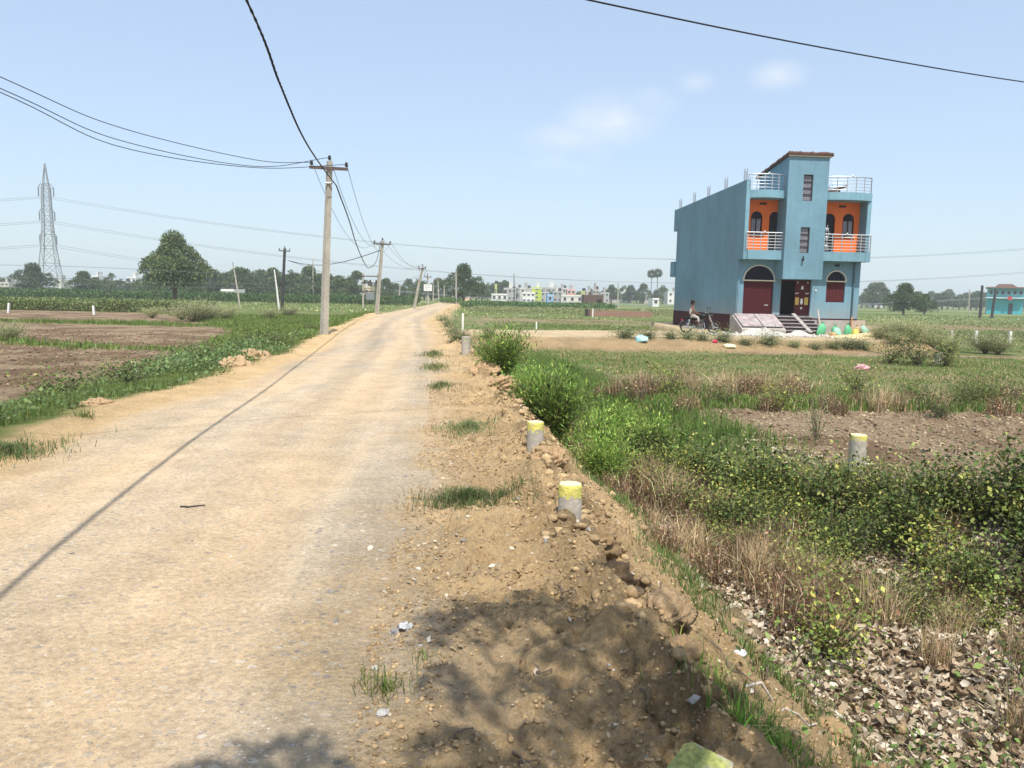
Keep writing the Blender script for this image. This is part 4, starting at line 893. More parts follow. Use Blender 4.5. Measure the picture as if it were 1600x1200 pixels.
# window, ground floor right
arch_trim(4.84, 5.86, 2.76, 3.25, .05, -.025, .002, CREAMT)
w = MB(); w.box(4.85, 5.85, .10, .14, 1.65, 2.70)
for k in range(5): w.box(4.87+k*.196, 5.03+k*.196, .085, .102, 1.68, 2.67)
w = w.build('window_shutter', MAROON2, house)
m = MB(); m.prism(arch(4.85, 5.85, 2.77, 2.78, 3.24), .14, .16, 'y'); m.build('fanlight', GLASSD, w)
# entrance: hall walls painted near-black for its shade, behind an open leaf, closed decorated leaf on the right
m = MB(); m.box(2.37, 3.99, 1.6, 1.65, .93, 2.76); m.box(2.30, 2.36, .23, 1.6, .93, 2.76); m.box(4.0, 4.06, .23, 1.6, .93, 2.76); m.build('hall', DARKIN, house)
fr = MB(); fr.box(2.37, 2.43, .03, .15, .93, 2.76); fr.box(3.93, 3.99, .03, .15, .93, 2.76); fr.box(2.43, 3.93, .03, .15, 2.70, 2.76); fr.build('door_frame', MAROON, house)
ld = MB(); ld.box(2.44, 2.48, .16, .92, .95, 2.69); ld.build('door_leaf', MAROON, house)
rd = MB(); rd.box(3.16, 3.92, .06, .10, .94, 2.69)
for z0, z1 in ((1.0, 1.18), (1.22, 1.42), (2.02, 2.06), (2.12, 2.30), (2.4, 2.62)): rd.box(3.24, 3.84, .045, .062, z0, z1)
rd = rd.build('door_leaf', MAROON2, house)
g = MB(); g.box(3.20, 3.40, .035, .064, 1.47, 1.86); g.box(3.70, 3.90, .035, .064, 1.47, 1.86); g.build('gold_panel', GOLD, rd)
g = MB()
for (x, z, r) in ((3.55, 2.42, .05), (3.55, 2.34, .075), (3.55, 1.74, .07), (3.55, 1.62, .085), (3.55, 1.53, .05), (3.55, 1.30, .06)):
    g.lathe([(r*.4, -.012), (r, 0), (r*.8, .012)], (x, .04, z), 'y', 8)
for x in (3.27, 3.82):
    g.tube([(x-.09, .04, 2.09), (x, .04, 2.05), (x+.09, .04, 2.1)], .022, 5)
    g.tube([(x, .04, 2.68), (x+.03, .04, 2.58)], .02, 5)
g.build('carved_ornament', WHITE, rd)
# small things on the ground-floor front
m = MB(); m.box(5.22, 5.48, -.02, .01, 3.50, 3.62); m.build('vent', DARKIN, house)
m = MB(); m.tube([(6.30, -.04, .80), (6.28, -.04, 3.74)], .05, 8); m.build('drain_pipe', simple('pipe_dark', (.05, .10, .13), .5, .1), house)
m = MB(); m.tube([(.07, -.035, 1.0), (.07, -.035, 3.74)], .035, 8); m.build('drain_pipe', TEAL, house)
m = MB(); m.box(4.22, 4.30, -.04, .003, 2.20, 2.28); m.build('switch_box', WHITE, house)
# overhanging upper floor: balcony slab, recessed orange wall, roof slab with bulging fronts
m = MB()
m.box(.2, 2.0, -.70, .22, 3.75, 4.22); m.box(4.1, 6.45, -.70, .22, 3.75, 4.22); m.box(6.45, 6.72, -.72, -.3, 3.73, 4.24)
m.build('balcony_floor', TEALEDGE, house)
def bulge(x0, x1, y0, amp, ends=.0, n=12):
    return [(x0+(x1-x0)*k/n, y0-amp*math.sin(PI*k/n)**.7) for k in range(n+1)]
for a, b in ((.2, 2.0), (4.1, 6.66)):
    m = MB(); pl = bulge(a, b, -.62, .34)+[(b, .3), (a, .3)]
    m.prism(pl, 6.82, 7.20, 'z'); m.build('roof_edge', TEALEDGE, house)
MB().box(0, .2, -.625, -.602, 3.75, 7.72).build('corner_strip', TEALEDGE, house); MB().box(6.45, 6.65, -.625, -.602, 4.24, 6.82).build('corner_strip', TEALEDGE, house)
m = MB()
wins = [arch(.60, 1.22, 5.06, 5.92, 6.24), arch(1.58, 1.99, 4.24, 5.92, 6.24)[0:2]+[]]
h_l = arch(.60, 1.22, 5.06, 5.92, 6.24); h_ld = arch(1.58, 2.20, 4.24, 5.92, 6.24)
h_rd = arch(4.52, 5.14, 4.24, 5.92, 6.24); h_r = arch(5.55, 6.18, 5.06, 5.92, 6.26)
m.prism([(.2, 4.22), (6.45, 4.22), (6.45, 6.82), (.2, 6.82)], .12, .30, 'y', 0, [h_l, h_ld, h_rd, h_r])
m.build('orange_wall', ORANGE, house)
def arched_window(x0, x1, z0, z1, zt, door=False):
    f = MB(); c = (x0+x1)/2
    f.box(x0+.01, x0+.05, .16, .22, z0+.01, z1); f.box(x1-.05, x1-.01, .16, .22, z0+.01, z1)
    f.box(x0+.05, x1-.05, .16, .22, z1-.04, z1); f.box(x0+.05, x1-.05, .16, .22, z0+.01, z0+.05)
    if not door:
        f.box(c-.02, c+.02, .17, .21, z0+.05, z1-.04)
        for k in range(6): f.tube([(x0+.09+k*(x1-x0-.18)/5, .15, z0+.05), (x0+.09+k*(x1-x0-.18)/5, .15, z1-.04)], .008, 5)
    f = f.build('door_frame' if door else 'window', MAROON, house)
    g = MB(); g.prism(arch(x0+.012, x1-.012, z1+.005, z1+.006, zt-.01), .2, .22, 'y'); g.build('fanlight', GLASSD, f)
    if door:
        g = MB(); g.box(x0+.05, x1-.05, .26, .28, z0+.02, z1-.04); g.build('doorway_shade_sheet', DARKIN, f)  # solid dark sheet in the doorway, painted for the shade inside
    else:
        g = MB(); n = 10
        for k in range(n):
            a = x0+.05+(x1-x0-.1)*k/n; b = x0+.05+(x1-x0-.1)*(k+1)/n
            g.add([(a, .235, z0+.05), ((a+b)/2, .25, z0+.05), (b, .235, z0+.05), (a, .235, z1-.04), ((a+b)/2, .25, z1-.04), (b, .235, z1-.04)], [(0, 1, 4, 3), (1, 2, 5, 4)])
        g.build('curtain', CURTAIN, f)
        s = MB(); s.box(x0-.05, x1+.05, .06, .119, z0-.06, z0); s.build('sill', MAROON if x0 < 3 else WHITE, f)
arched_window(.60, 1.22, 5.06, 5.92, 6.24); arched_window(1.58, 2.20, 4.24, 5.92, 6.24, True)
arched_window(4.52, 5.14, 4.24, 5.92, 6.24, True); arched_window(5.55, 6.18, 5.06, 5.92, 6.26)
m = MB(); m.box(1.02, 1.40, .10, .121, 6.58, 6.68); m.build('vent', DARKIN, house)
m = MB(); m.box(5.30, 5.66, .10, .121, 6.56, 6.66); m.build('vent', DARKIN, house)
# near-black wall, painted for the shade of the rooms behind the upper windows
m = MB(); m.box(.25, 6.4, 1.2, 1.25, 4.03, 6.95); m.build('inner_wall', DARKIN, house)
# stair tower
m = MB(); T0, T1, TY = 2.0, 4.1, -.95
tw = [[(2.80, 4.10), (3.29, 4.10), (3.29, 5.39), (2.80, 5.39)], [(2.80, 6.70), (3.30, 6.70), (3.30, 8.0), (2.80, 8.0)]]
m.prism([(T0, 2.78), (T1, 2.78), (T1, 8.86), (T0, 8.86)], TY, TY+.18, 'y', 0, tw)
low = [(TY+.18, 2.78), (.003, 2.78), (.003, 3.75), (.10, 3.75), (.10, 7.2), (2.7, 7.2), (2.7, 8.34), (TY+.18, 8.86)]
m.prism(low, T0, T0+.15, 'x'); m.prism(low, T1-.15, T1, 'x')
m.box(T0+.15, T1-.15, TY+.18, .22, 2.78, 2.9); m.box(T0+.15, T1-.15, 2.55, 2.7, 7.2, 8.34)
tower = m.build('stair_tower', TEAL, house)
m = MB(); m.box(T0-.01, T0+.13, -.3, -.16, 7.25, 8.72, M=None); m.build('drain_pipe', TEAL, tower)
for (x0, x1, z0, z1) in ((2.80, 3.29, 4.10, 5.39), (2.80, 3.30, 6.70, 8.0)):
    f = MB(); y = TY+.07
    f.box(x0, x0+.03, y, y+.05, z0, z1); f.box(x1-.03, x1, y, y+.05, z0, z1); n = 4
    for k in range(n+1): zz = z0+(z1-z0-.03)*k/n; f.box(x0+.03, x1-.03, y, y+.05, zz, zz+.03)
    for k in range(1, 4): f.tube([(x0+.12*k, y-.01, z0), (x0+.12*k, y-.01, z1)], .006, 5)
    f = f.build('window', DARKPOLE, tower)
    g = MB(); g.box(x0+.02, x1-.02, y+.06, y+.08, z0+.02, z1-.02); g.build('pane', GLASSG, f)
m = MB(); m.tube([(2.98, TY-.09, 3.95), (2.98, TY-.12, 3.75), (2.98, TY-.03, 3.68)], .03, 6); m.lathe([(.07, -.08), (.05, 0), (.02, .09)], (2.98, TY-.1, 3.80), 'z', 8)
m.build('wall_lamp', BLACKM, tower)
# tiled lean-to roof on the tower: rows of clay tiles on a thin slab, falling to the back
def tiled(parent, x0, x1, y0, y1, z0, z1, name='tile_roof', row=.16, col=.13, seed=3):
    rng = random.Random(seed); t = MB(); n = int((x1-x0)/col); r = int(math.hypot(y1-y0, z1-z0)/row)
    t.add([(x0, y0, z0), (x1, y0, z0), (x1, y1, z1), (x0, y1, z1), (x0, y0, z0-.05), (x1, y0, z0-.05), (x1, y1, z1-.05), (x0, y1, z1-.05)],
          [(0, 1, 2, 3), (7, 6, 5, 4), (0, 4, 5, 1), (2, 6, 7, 3), (0, 3, 7, 4), (1, 5, 6, 2)])
    for i in range(n):
        for j in range(r):
            fx = x0+(i+.5)*col; f = j/r; g = (j+1.25)/r
            a = Vector((fx+rng.uniform(-.02, .02), y0+(y1-y0)*f, z0+(z1-z0)*f+.03+rng.uniform(0, .05)))
            b = Vector((fx+rng.uniform(-.02, .02), y0+(y1-y0)*g, z0+(z1-z0)*g+.02+rng.uniform(0, .03)))
            t.tube([a, b], [col*.55, col*.5], 6)
    return t.build(name, TILE, parent)
tiled(house, T0-.12, T1+.14, TY-.14, 2.95, 8.98, 8.36)
m = MB(); m.box(T0-.05, T1+.05, TY-.08, TY+.05, 8.87, 8.92); m.build('eave_board', CREAMT, house)
# second lean-to of tiles at the right rear of the roof terrace
m = MB(); m.prism([(4.6, 7.2), (6.6, 7.2), (6.6, 7.86), (4.7, 7.22)], 2.6, 2.75, 'y'); m.build('lean_to_wall', BRICK, house)
t = MB(); rng_ = random.Random(5)
for i in range(20):
    for j in range(8):
        x = 4.6+i*.11; z = 7.24+(x-4.6)*.32; t.tube([(x, 2.3+j*.17, z+.03+rng_.uniform(0, .04)), (x+.13, 2.3+j*.17, z+.07+rng_.uniform(0, .04))], [.07, .065], 6)
t.build('tile_roof', TILE, house)
# railings
def railing(xs, ys, z0, z1, nb, name='railing'):
    r = MB(); pts = list(zip(xs, ys))
    for k in range(nb):
        z = z0+.12+(z1-z0-.12)*k/(nb-1); r.tube([(x, y, z) for x, y in pts], .030 if k == nb-1 else .014, 7)
    n = len(pts)
    for k in range(0, n, max(1, n//5)):
        r.tube([(pts[k][0], pts[k][1], z0), (pts[k][0], pts[k][1], z1)], .024, 7)
    r.tube([(pts[-1][0], pts[-1][1], z0), (pts[-1][0], pts[-1][1], z1)], .024, 7)
    r.lathe([(.03, -.05), (.055, 0), (.03, .05)], (pts[n//2][0], pts[n//2][1], z1+.04), 'z', 8)
    return r.build(name, STEEL, house)
b1 = bulge(.08, 1.95, -.60, .30, n=10); railing([p[0] for p in b1], [p[1] for p in b1], 7.20, 7.97, 5)
b1 = bulge(4.18, 6.58, -.60, .30, n=10); railing([p[0] for p in b1], [p[1] for p in b1], 7.20, 7.97, 5)
railing([.10+.19*k for k in range(11)], [-.68]*11, 4.22, 5.10, 6); railing([4.14+.256*k for k in range(11)], [-.68]*11, 4.22, 5.10, 6)
r = MB()
for dx in (0, .12): r.tube([(4.28+dx+.05*math.sin(k*.9), -.66, 4.26+k*.1) for k in range(14)], .018, 6)
for k in range(3): r.lathe([(.02, -.02), (.1, 0), (.02, .02)], (4.34, -.66, 4.5+k*.42), 'y', 10)
r.build('steel_ornament', STEEL, house)
# reinforcement stubs left standing on the roof
for (x, y, z) in ((.1, -.35, 7.70), (.1, 2.4, 7.66), (.1, 5.2, 7.6), (.1, 7.8, 7.56), (.1, 10.6, 7.5), (5.2, .8, 7.2)):
    r = MB()
    for dx, dy, h in ((0, 0, .62), (.07, .3, .5), (-.06, .28, .58), (.02, .34, .64)): r.tube([(x+dx*.8, y+dy, z-.02), (x+dx, y+dy, z+h)], .013, 5)
    r.build('rebar', REBAR, house)
# forecourt: ramp of stone slabs, steps, unfinished plinth face
m = MB(); m.prism([(-1.75, -.1), (-.02, -.1), (-.02, .87), (-.3, .90), (-1.75, .22)], -.30, 1.98, 'x'); m.build('ramp', CONC2, house)
for x0, x1 in ((-.22, .82), (.86, 1.92)):
    M = Matrix.Translation((x0, -.32, .93)) @ Matrix.Rotation(math.radians(24), 4, 'X')
    MB().box(0, x1-x0, -1.45, 0, 0, .045, M=M).build('stone_slab', SLAB, house, bevel=.01)
m = MB()
for k in range(5): m.box(2.04, 3.93, -.28-.27*(k+1)+.04, -.03 if k == 0 else -.28-.27*k-.003+.04, -.1, .83-.17*k)
m.build('steps', simple('step_dark', (.06, .05, .05), .8, .3, 3), house)
for k in range(5): MB().box(2.0, 3.96, -.28-.27*(k+1), (-.03 if k == 0 else -.28-.27*k-.003), .832-.17*k, .872-.17*k).build('tread', SLAB, house)
m = MB(); m.box(3.98, 6.60, -.42, .0, -.1, .70); m.build('cement_plinth', CONC2, house)
m = MB(); m.box(6.05, 6.80, -.55, -.43, -.1, .72); m.box(6.80, 7.3, -.5, 1.6, -.1, .42); m.box(6.69, 6.9, -.35, 2.2, .1, .72); m.build('side_block', simple('pink_cement', (.46, .36, .28), .9, .2, 2, .4, 25), house)
# ------------------------------------------------------------ things in front of the house
def hw(x, y, z=None):
    p = Vector((11.6+x*math.cos(HTH)-y*math.sin(HTH), 40.3+x*math.sin(HTH)+y*math.cos(HTH), 0))
    p.z = hz(p.x, p.y) if z is None else z
    return p
p = hw(2.55, -.2); o = MB().box(-.11, .11, -1.75, 0, 0, .05, M=Matrix.Translation((.25, 0, .98)) @ Matrix.Rotation(.12, 4, 'Z') @ Matrix.Rotation(math.radians(31), 4, 'X')).build('plank', simple('grey_plank', (.36, .33, .30), .9, .25, 3), None, loc=hw(2.75, -.25, 0))
o.rotation_euler = (0, 0, .18); tag(o, 'grey plank leaning on the house steps', 'plank')
o = MB().tube([(0, 0, 0), (-.14, .33, 1.25)], .04, 8).build('leaning_pole', simple('pale_wood', (.5, .45, .38), .9, .2, 4), None, loc=hw(4.35, -.75)); tag(o, 'short pale pole leaning right of the front steps', 'pole')
o = MB().tube([(0, 0, 0), (.05, .2, .95)], .035, 8).build('standing_stick', simple('orange_wood', (.5, .25, .12), .9, .2, 4), None, loc=hw(5.95, -.8)); tag(o, 'brown stick standing by the raw cement plinth', 'pole')
SACKM = {k: simple('sack_'+k, c, .6, .2, 5, .5, 12) for k, c in (('green', (.10, .42, .20)), ('mint', (.30, .58, .42)), ('yellow', (.62, .55, .10)), ('tan', (.45, .30, .13)), ('white', (.6, .62, .58)))}
def sack(name, x, y, w, h, mat, lean, label, tie=True):
    s = MB(); n = 12; rg = random.Random(int(x*100)); prof = [(.5, 0), (.62, .12), (.66, .35), (.58, .6), (.40, .8), (.18, .9), (.12, .95), (.24, 1.05)] if tie else [(.5, 0), (.66, .15), (.7, .45), (.55, .75), (.3, .92), (.05, .97)]
    vs = []
    for (r, hh) in prof:
        for k in range(n):
            a = 2*PI*k/n; q = r*w*.82*(1+rg.uniform(-.2, .2)+.12*math.sin(2*a+h*9)); vs.append((q*math.cos(a)+lean*hh*h, q*.75*math.sin(a), hh*h*.85))
    m_ = len(prof); fs = [(i*n+k, i*n+(k+1) % n, (i+1)*n+(k+1) % n, (i+1)*n+k) for i in range(m_-1) for k in range(n)]+[tuple(range(n))[::-1], tuple((m_-1)*n+k for k in range(n))]
    s.add(vs, fs); o = s.build(name, SACKM[mat], None, smooth=True, loc=hw(x, y)); o.location.z -= .02
    return tag(o, label, 'sack')
sack('sack', 3.78, -1.75, .40, .78, 'green', .12, 'tied green sack standing left of the other sacks near the steps')
sack('sack', 4.55, -1.95, .42, .55, 'mint', -.05, 'pale mint sack beside the yellow-green one')
sack('sack', 4.75, -1.35, .38, .62, 'green', .0, 'low green sack behind the front row of sacks')
sack('sack', 5.05, -2.05, .34, .72, 'green', .0, 'bright green upright sack in the middle of the row')
sack('sack', 5.42, -2.05, .36, .48, 'yellow', .1, 'yellow sack right of the bright green sack')
sack('sack', 5.78, -1.7, .34, .62, 'tan', -.1, 'tan sack between yellow and white-green sacks')
sack('sack', 6.15, -1.9, .36, .68, 'mint', -.35, 'pointed mint sack at the right end of the row')
sack('sack', 4.15, -2.3, .32, .26, 'tan', 0, 'small flat tan sack before the front steps', False)
# heaps
def heap(name, x, y, rx, ry, h, mat, label, cat, seed=1, rough=.25, loc=None):
    n, m_ = 36, 14; vs = []; 
    for i in range(m_+1):
        r = i/m_
        for k in range(n):
            a = 2*PI*k/n; px_, py_ = rx*r*math.cos(a), ry*r*math.sin(a)
            z = h*(1-r)**1.2*(1+rough*(float(vn(np.array([px_*4+seed]), np.array([py_*4]), seed)[0])-.5)*2)-.05*r
            vs.append((px_, py_, z))
    fs = [(i*n+k, i*n+(k+1) % n, (i+1)*n+(k+1) % n, (i+1)*n+k) for i in range(m_) for k in range(n)]
    p = loc or hw(x, y); s = MB(); s.add(vs, fs); o = s.build(name, mat, None, True, loc=p); return tag(o, label, cat)
RUB = simple('rubble', (.50, .47, .42), .95, .45, 9, .9, 25)
heap('rubble_heap', .4, -2.9, 2.1, .9, .34, RUB, 'heap of pale broken stone before the ramp', 'rubble heap', 2, .8)
heap('rubble_heap', 2.3, -2.6, 1.1, .7, .22, RUB, 'small scatter heap of rubble before the steps', 'rubble heap', 4, .9)
heap('sand_heap', 5.9, -3.6, 3.4, 1.1, .30, simple('yellow_sand', (.66, .50, .26), .95, .1, 5, .3, 30), 'long low heap of yellow sand before the sacks', 'sand heap', 7, .2)
# rubble chunks on the yard as loose stuff
def chunks(name, xs, ys, size, mat, label, squash=.7, rng=RNG, dz=0, col=None):
    n = len(xs); z = H(xs, ys)
    ico = np.array([(0, 0, 1), (.894, 0, .447), (.276, .851, .447), (-.724, .526, .447), (-.724, -.526, .447), (.276, -.851, .447), (.724, .526, -.447), (-.276, .851, -.447), (-.894, 0, -.447), (-.276, -.851, -.447), (.724, -.526, -.447), (0, 0, -1)])
    f = np.array([(0, 1, 2), (0, 2, 3), (0, 3, 4), (0, 4, 5), (0, 5, 1), (1, 6, 2), (2, 7, 3), (3, 8, 4), (4, 9, 5), (5, 10, 1), (2, 6, 7), (3, 7, 8), (4, 8, 9), (5, 9, 10), (1, 10, 6), (11, 7, 6), (11, 8, 7), (11, 9, 8), (11, 10, 9), (11, 6, 10)])
    s = size*(.4+1.2*rng.random(n)**2)
    v = ico[None]*(1+.85*(rng.random((n, 12, 1))-.5))*s[:, None, None]*np.array([1, 1, squash])*(.7+.6*rng.random((n, 1, 3)))
    v = v+np.stack([xs, ys, z+s*.25+dz], 1)[:, None]
    o = mesh_np(name, v.reshape(-1, 3), (f[None]+12*np.arange(n)[:, None, None]).reshape(-1, 3), mat, None, None if col is None else rep(col, 12))
    return tag(o, label, None, None, 'stuff')
cx_, cy_ = [], []
for _ in range(700):
    q = hw(RNG.normal(.8, 1.5), RNG.normal(-2.8, .8), 0); cx_.append(q.x); cy_.append(q.y)
chunks('rubble', np.array(cx_), np.array(cy_), .07, RUB, 'broken stone scattered over the yard')
# ------------------------------------------------------------ motorcycle and rider
def motorcycle():
    root = empty('motorcycle', hw(-2.42, -1.55), HTH-.12, 'black motorcycle parked on the track beside the blue side wall', 'motorcycle')
    root.location.z += .0
    def wheel(x, r):
        prof = [(r-.075, -.045), (r-.02, -.05), (r, -.02), (r, .02), (r-.02, .05), (r-.075, .045)]
        t = MB(); n = 28; vs = []
        for (q, h) in prof:
            for k in range(n): a = 2*PI*k/n; vs.append((x+q*math.cos(a), h, .31+q*math.sin(a)))
        m_ = len(prof); fs = [(i*n+k, i*n+(k+1) % n, ((i+1) % m_)*n+(k+1) % n, ((i+1) % m_)*n+k) for i in range(m_) for k in range(n)]
        t.add(vs, fs); ty = t.build('wheel', RUBBER, root, True)
        s = MB()
        for k in range(10): a = 2*PI*k/10; s.tube([(x, 0, .31), (x+(r-.07)*math.cos(a), 0, .31+(r-.07)*math.sin(a))], .008, 5)
        s.lathe([(.06, -.06), (.06, .06)], (x, 0, .31), 'y', 12)
        ring = [(x+(r-.075)*math.cos(2*PI*k/24), 0, .31+(r-.075)*math.sin(2*PI*k/24)) for k in range(25)]
        s.tube(ring, .018, 6, caps=False); s.build('rim', CHROME, ty)
    wheel(-.66, .31); wheel(.70, .31)
    f = MB(); f.tube([(-.3, 0, .45), (-.1, 0, .3), (.25, 0, .3), (.42, 0, .75)], .03, 8); f.tube([(-.62, 0, .72), (-.2, 0, .68), (.42, 0, .82)], .03, 8)
    f.tube([(-.66, .09, .31), (-.2, .09, .36)], .022, 6); f.tube([(-.66, -.09, .31), (-.2, -.09, .36)], .022, 6); f.build('frame', BLACKM, root, True)
    f = MB()
    for s in (-1, 1): f.tube([(.70, .08*s, .31), (.52, .08*s, .72), (.44, .08*s, .93)], .024, 8)
    f.build('fork', CHROME, root, True)
    f = MB()
    for s in (-1, 1): f.tube([(-.60, .12*s, .36), (-.52, .12*s, .70)], .028, 8)
    f.build('shock_absorber', CHROME, root, True)
    def loft(secs, name, mat, par=root):
        s = MB(); n = 12; vs = []
        for (x, z, ry, rz) in secs:
            for k in range(n): a = 2*PI*k/n; vs.append((x, ry*math.cos(a), z+rz*math.sin(a)))
        m_ = len(secs); fs = [(i*n+k, i*n+(k+1) % n, (i+1)*n+(k+1) % n, (i+1)*n+k) for i in range(m_-1) for k in range(n)]+[tuple(range(n))[::-1], tuple((m_-1)*n+k for k in range(n))]
        s.add(vs, fs); return s.build(name, mat, par, True)
    loft([(-.08, .82, .05, .05), (.0, .84, .11, .10), (.15, .86, .14, .13), (.32, .86, .13, .12), (.42, .84, .06, .06)], 'fuel_tank', BLACKM)
    loft([(-.78, .82, .05, .03), (-.7, .80, .12, .05), (-.4, .77, .14, .06), (-.15, .77, .12, .06), (-.05, .82, .06, .04)], 'seat', RUBBER)
    e = MB(); e.box(-.14, .16, -.12, .12, .24, .46); e.tube([(.05, 0, .44), (.10, 0, .68)], .09, 12)
    for k in range(5): e.lathe([(.125, -.006), (.125, .006)], (.06+.01*k, 0, .5+k*.035), 'z', 14)
    e.build('engine', simple('engine_metal', (.12, .12, .12), .4, .2, 6, metal=.6), root, bevel=.02)
    e = MB(); e.tube([(.18, -.12, .55), (.24, -.14, .3), (.1, -.15, .22), (-.35, -.16, .26), (-.85, -.17, .33)], [.022, .022, .025, .04, .045], 10); e.build('exhaust', CHROME, root, True)
    for nm, cxx, a0, a1 in (('front_mudguard', .70, .35, 1.9), ('rear_mudguard', -.66, .9, 3.2)):
        g = MB(); n = 10
        for k in range(n):
            a = a0+(a1-a0)*k/n; b = a0+(a1-a0)*(k+1)/n; r = .35
            g.add([(cxx+r*math.cos(a), -.07, .31+r*math.sin(a)), (cxx+r*math.cos(a), .07, .31+r*math.sin(a)), (cxx+r*math.cos(b), .07, .31+r*math.sin(b)), (cxx+r*math.cos(b), -.07, .31+r*math.sin(b))], [(0, 1, 2, 3)])
        g.build(nm, BLACKM, root)
    h = MB(); h.tube([(.30, .36, 1.02), (.40, .18, 1.04), (.43, 0, .98), (.40, -.18, 1.04), (.30, -.36, 1.02)], .014, 8); h.build('handlebar', CHROME, root, True)
    h = MB(); h.tube([(.30, .36, 1.02), (.20, .38, 1.00)], .02, 8); h.tube([(.30, -.36, 1.02), (.20, -.38, 1.00)], .02, 8); h.build('grip', RUBBER, root, True)
    h = MB(); h.lathe([(.04, -.10), (.09, -.05), (.10, .02), (.095, .03)], (.54, 0, .90), 'x', 14); hl = h.build('headlight', BLACKM, root, True)
    MB().lathe([(.085, 0), (.06, .025)], (.572, 0, .90), 'x', 14).build('lens', GLASSG, hl, True)
    for s in (-1, 1):
        k = MB(); k.tube([(.38, .22*s, 1.03), (.42, .27*s, 1.24)], .007, 5); k.lathe([(.02, -.01), (.06, 0), (.055, .012)], (.42, .28*s, 1.28), 'x', 10); k.build('mirror', BLACKM, root, True)
    t = MB(); t.box(-.92, -.86, -.06, .06, .62, .70); t.build('tail_light', simple('red_lens', (.4, .01, .01), .3, .1), root)
    k = MB(); k.tube([(-.05, .1, .26), (-.08, .28, .02)], .012, 5); k.build('side_stand', BLACKM, root)
    return root
bike = motorcycle()
SKIN = simple('skin', (.16, .075, .045), .6, .08, 8); HAIRM = simple('black_hair', (.012, .01, .01), .6, .2, 20)
SHIRT = simple('pale_shirt', (.55, .47, .42), .85, .12, 6, .3, 15); TROUS = simple('grey_trousers', (.38, .36, .33), .85, .15, 6, .3, 15)
def skinned(name, verts, edges, radii, mat, parent, root_i=0, sub=2):
    me = bpy.data.meshes.new(name); me.from_pydata(verts, edges, []); me.materials.append(mat)
    o = bpy.data.objects.new(name, me); COL.objects.link(o); setp(o, parent)
    s = o.modifiers.new('skin', 'SKIN'); s.use_smooth_shade = True
    for i, r in enumerate(radii):
        r = r if isinstance(r, tuple) else (r, r); me.skin_vertices[0].data[i].radius = r
        me.skin_vertices[0].data[i].use_root = (i == root_i)
    b = o.modifiers.new('sub', 'SUBSURF'); b.levels = sub; b.render_levels = sub
    return o
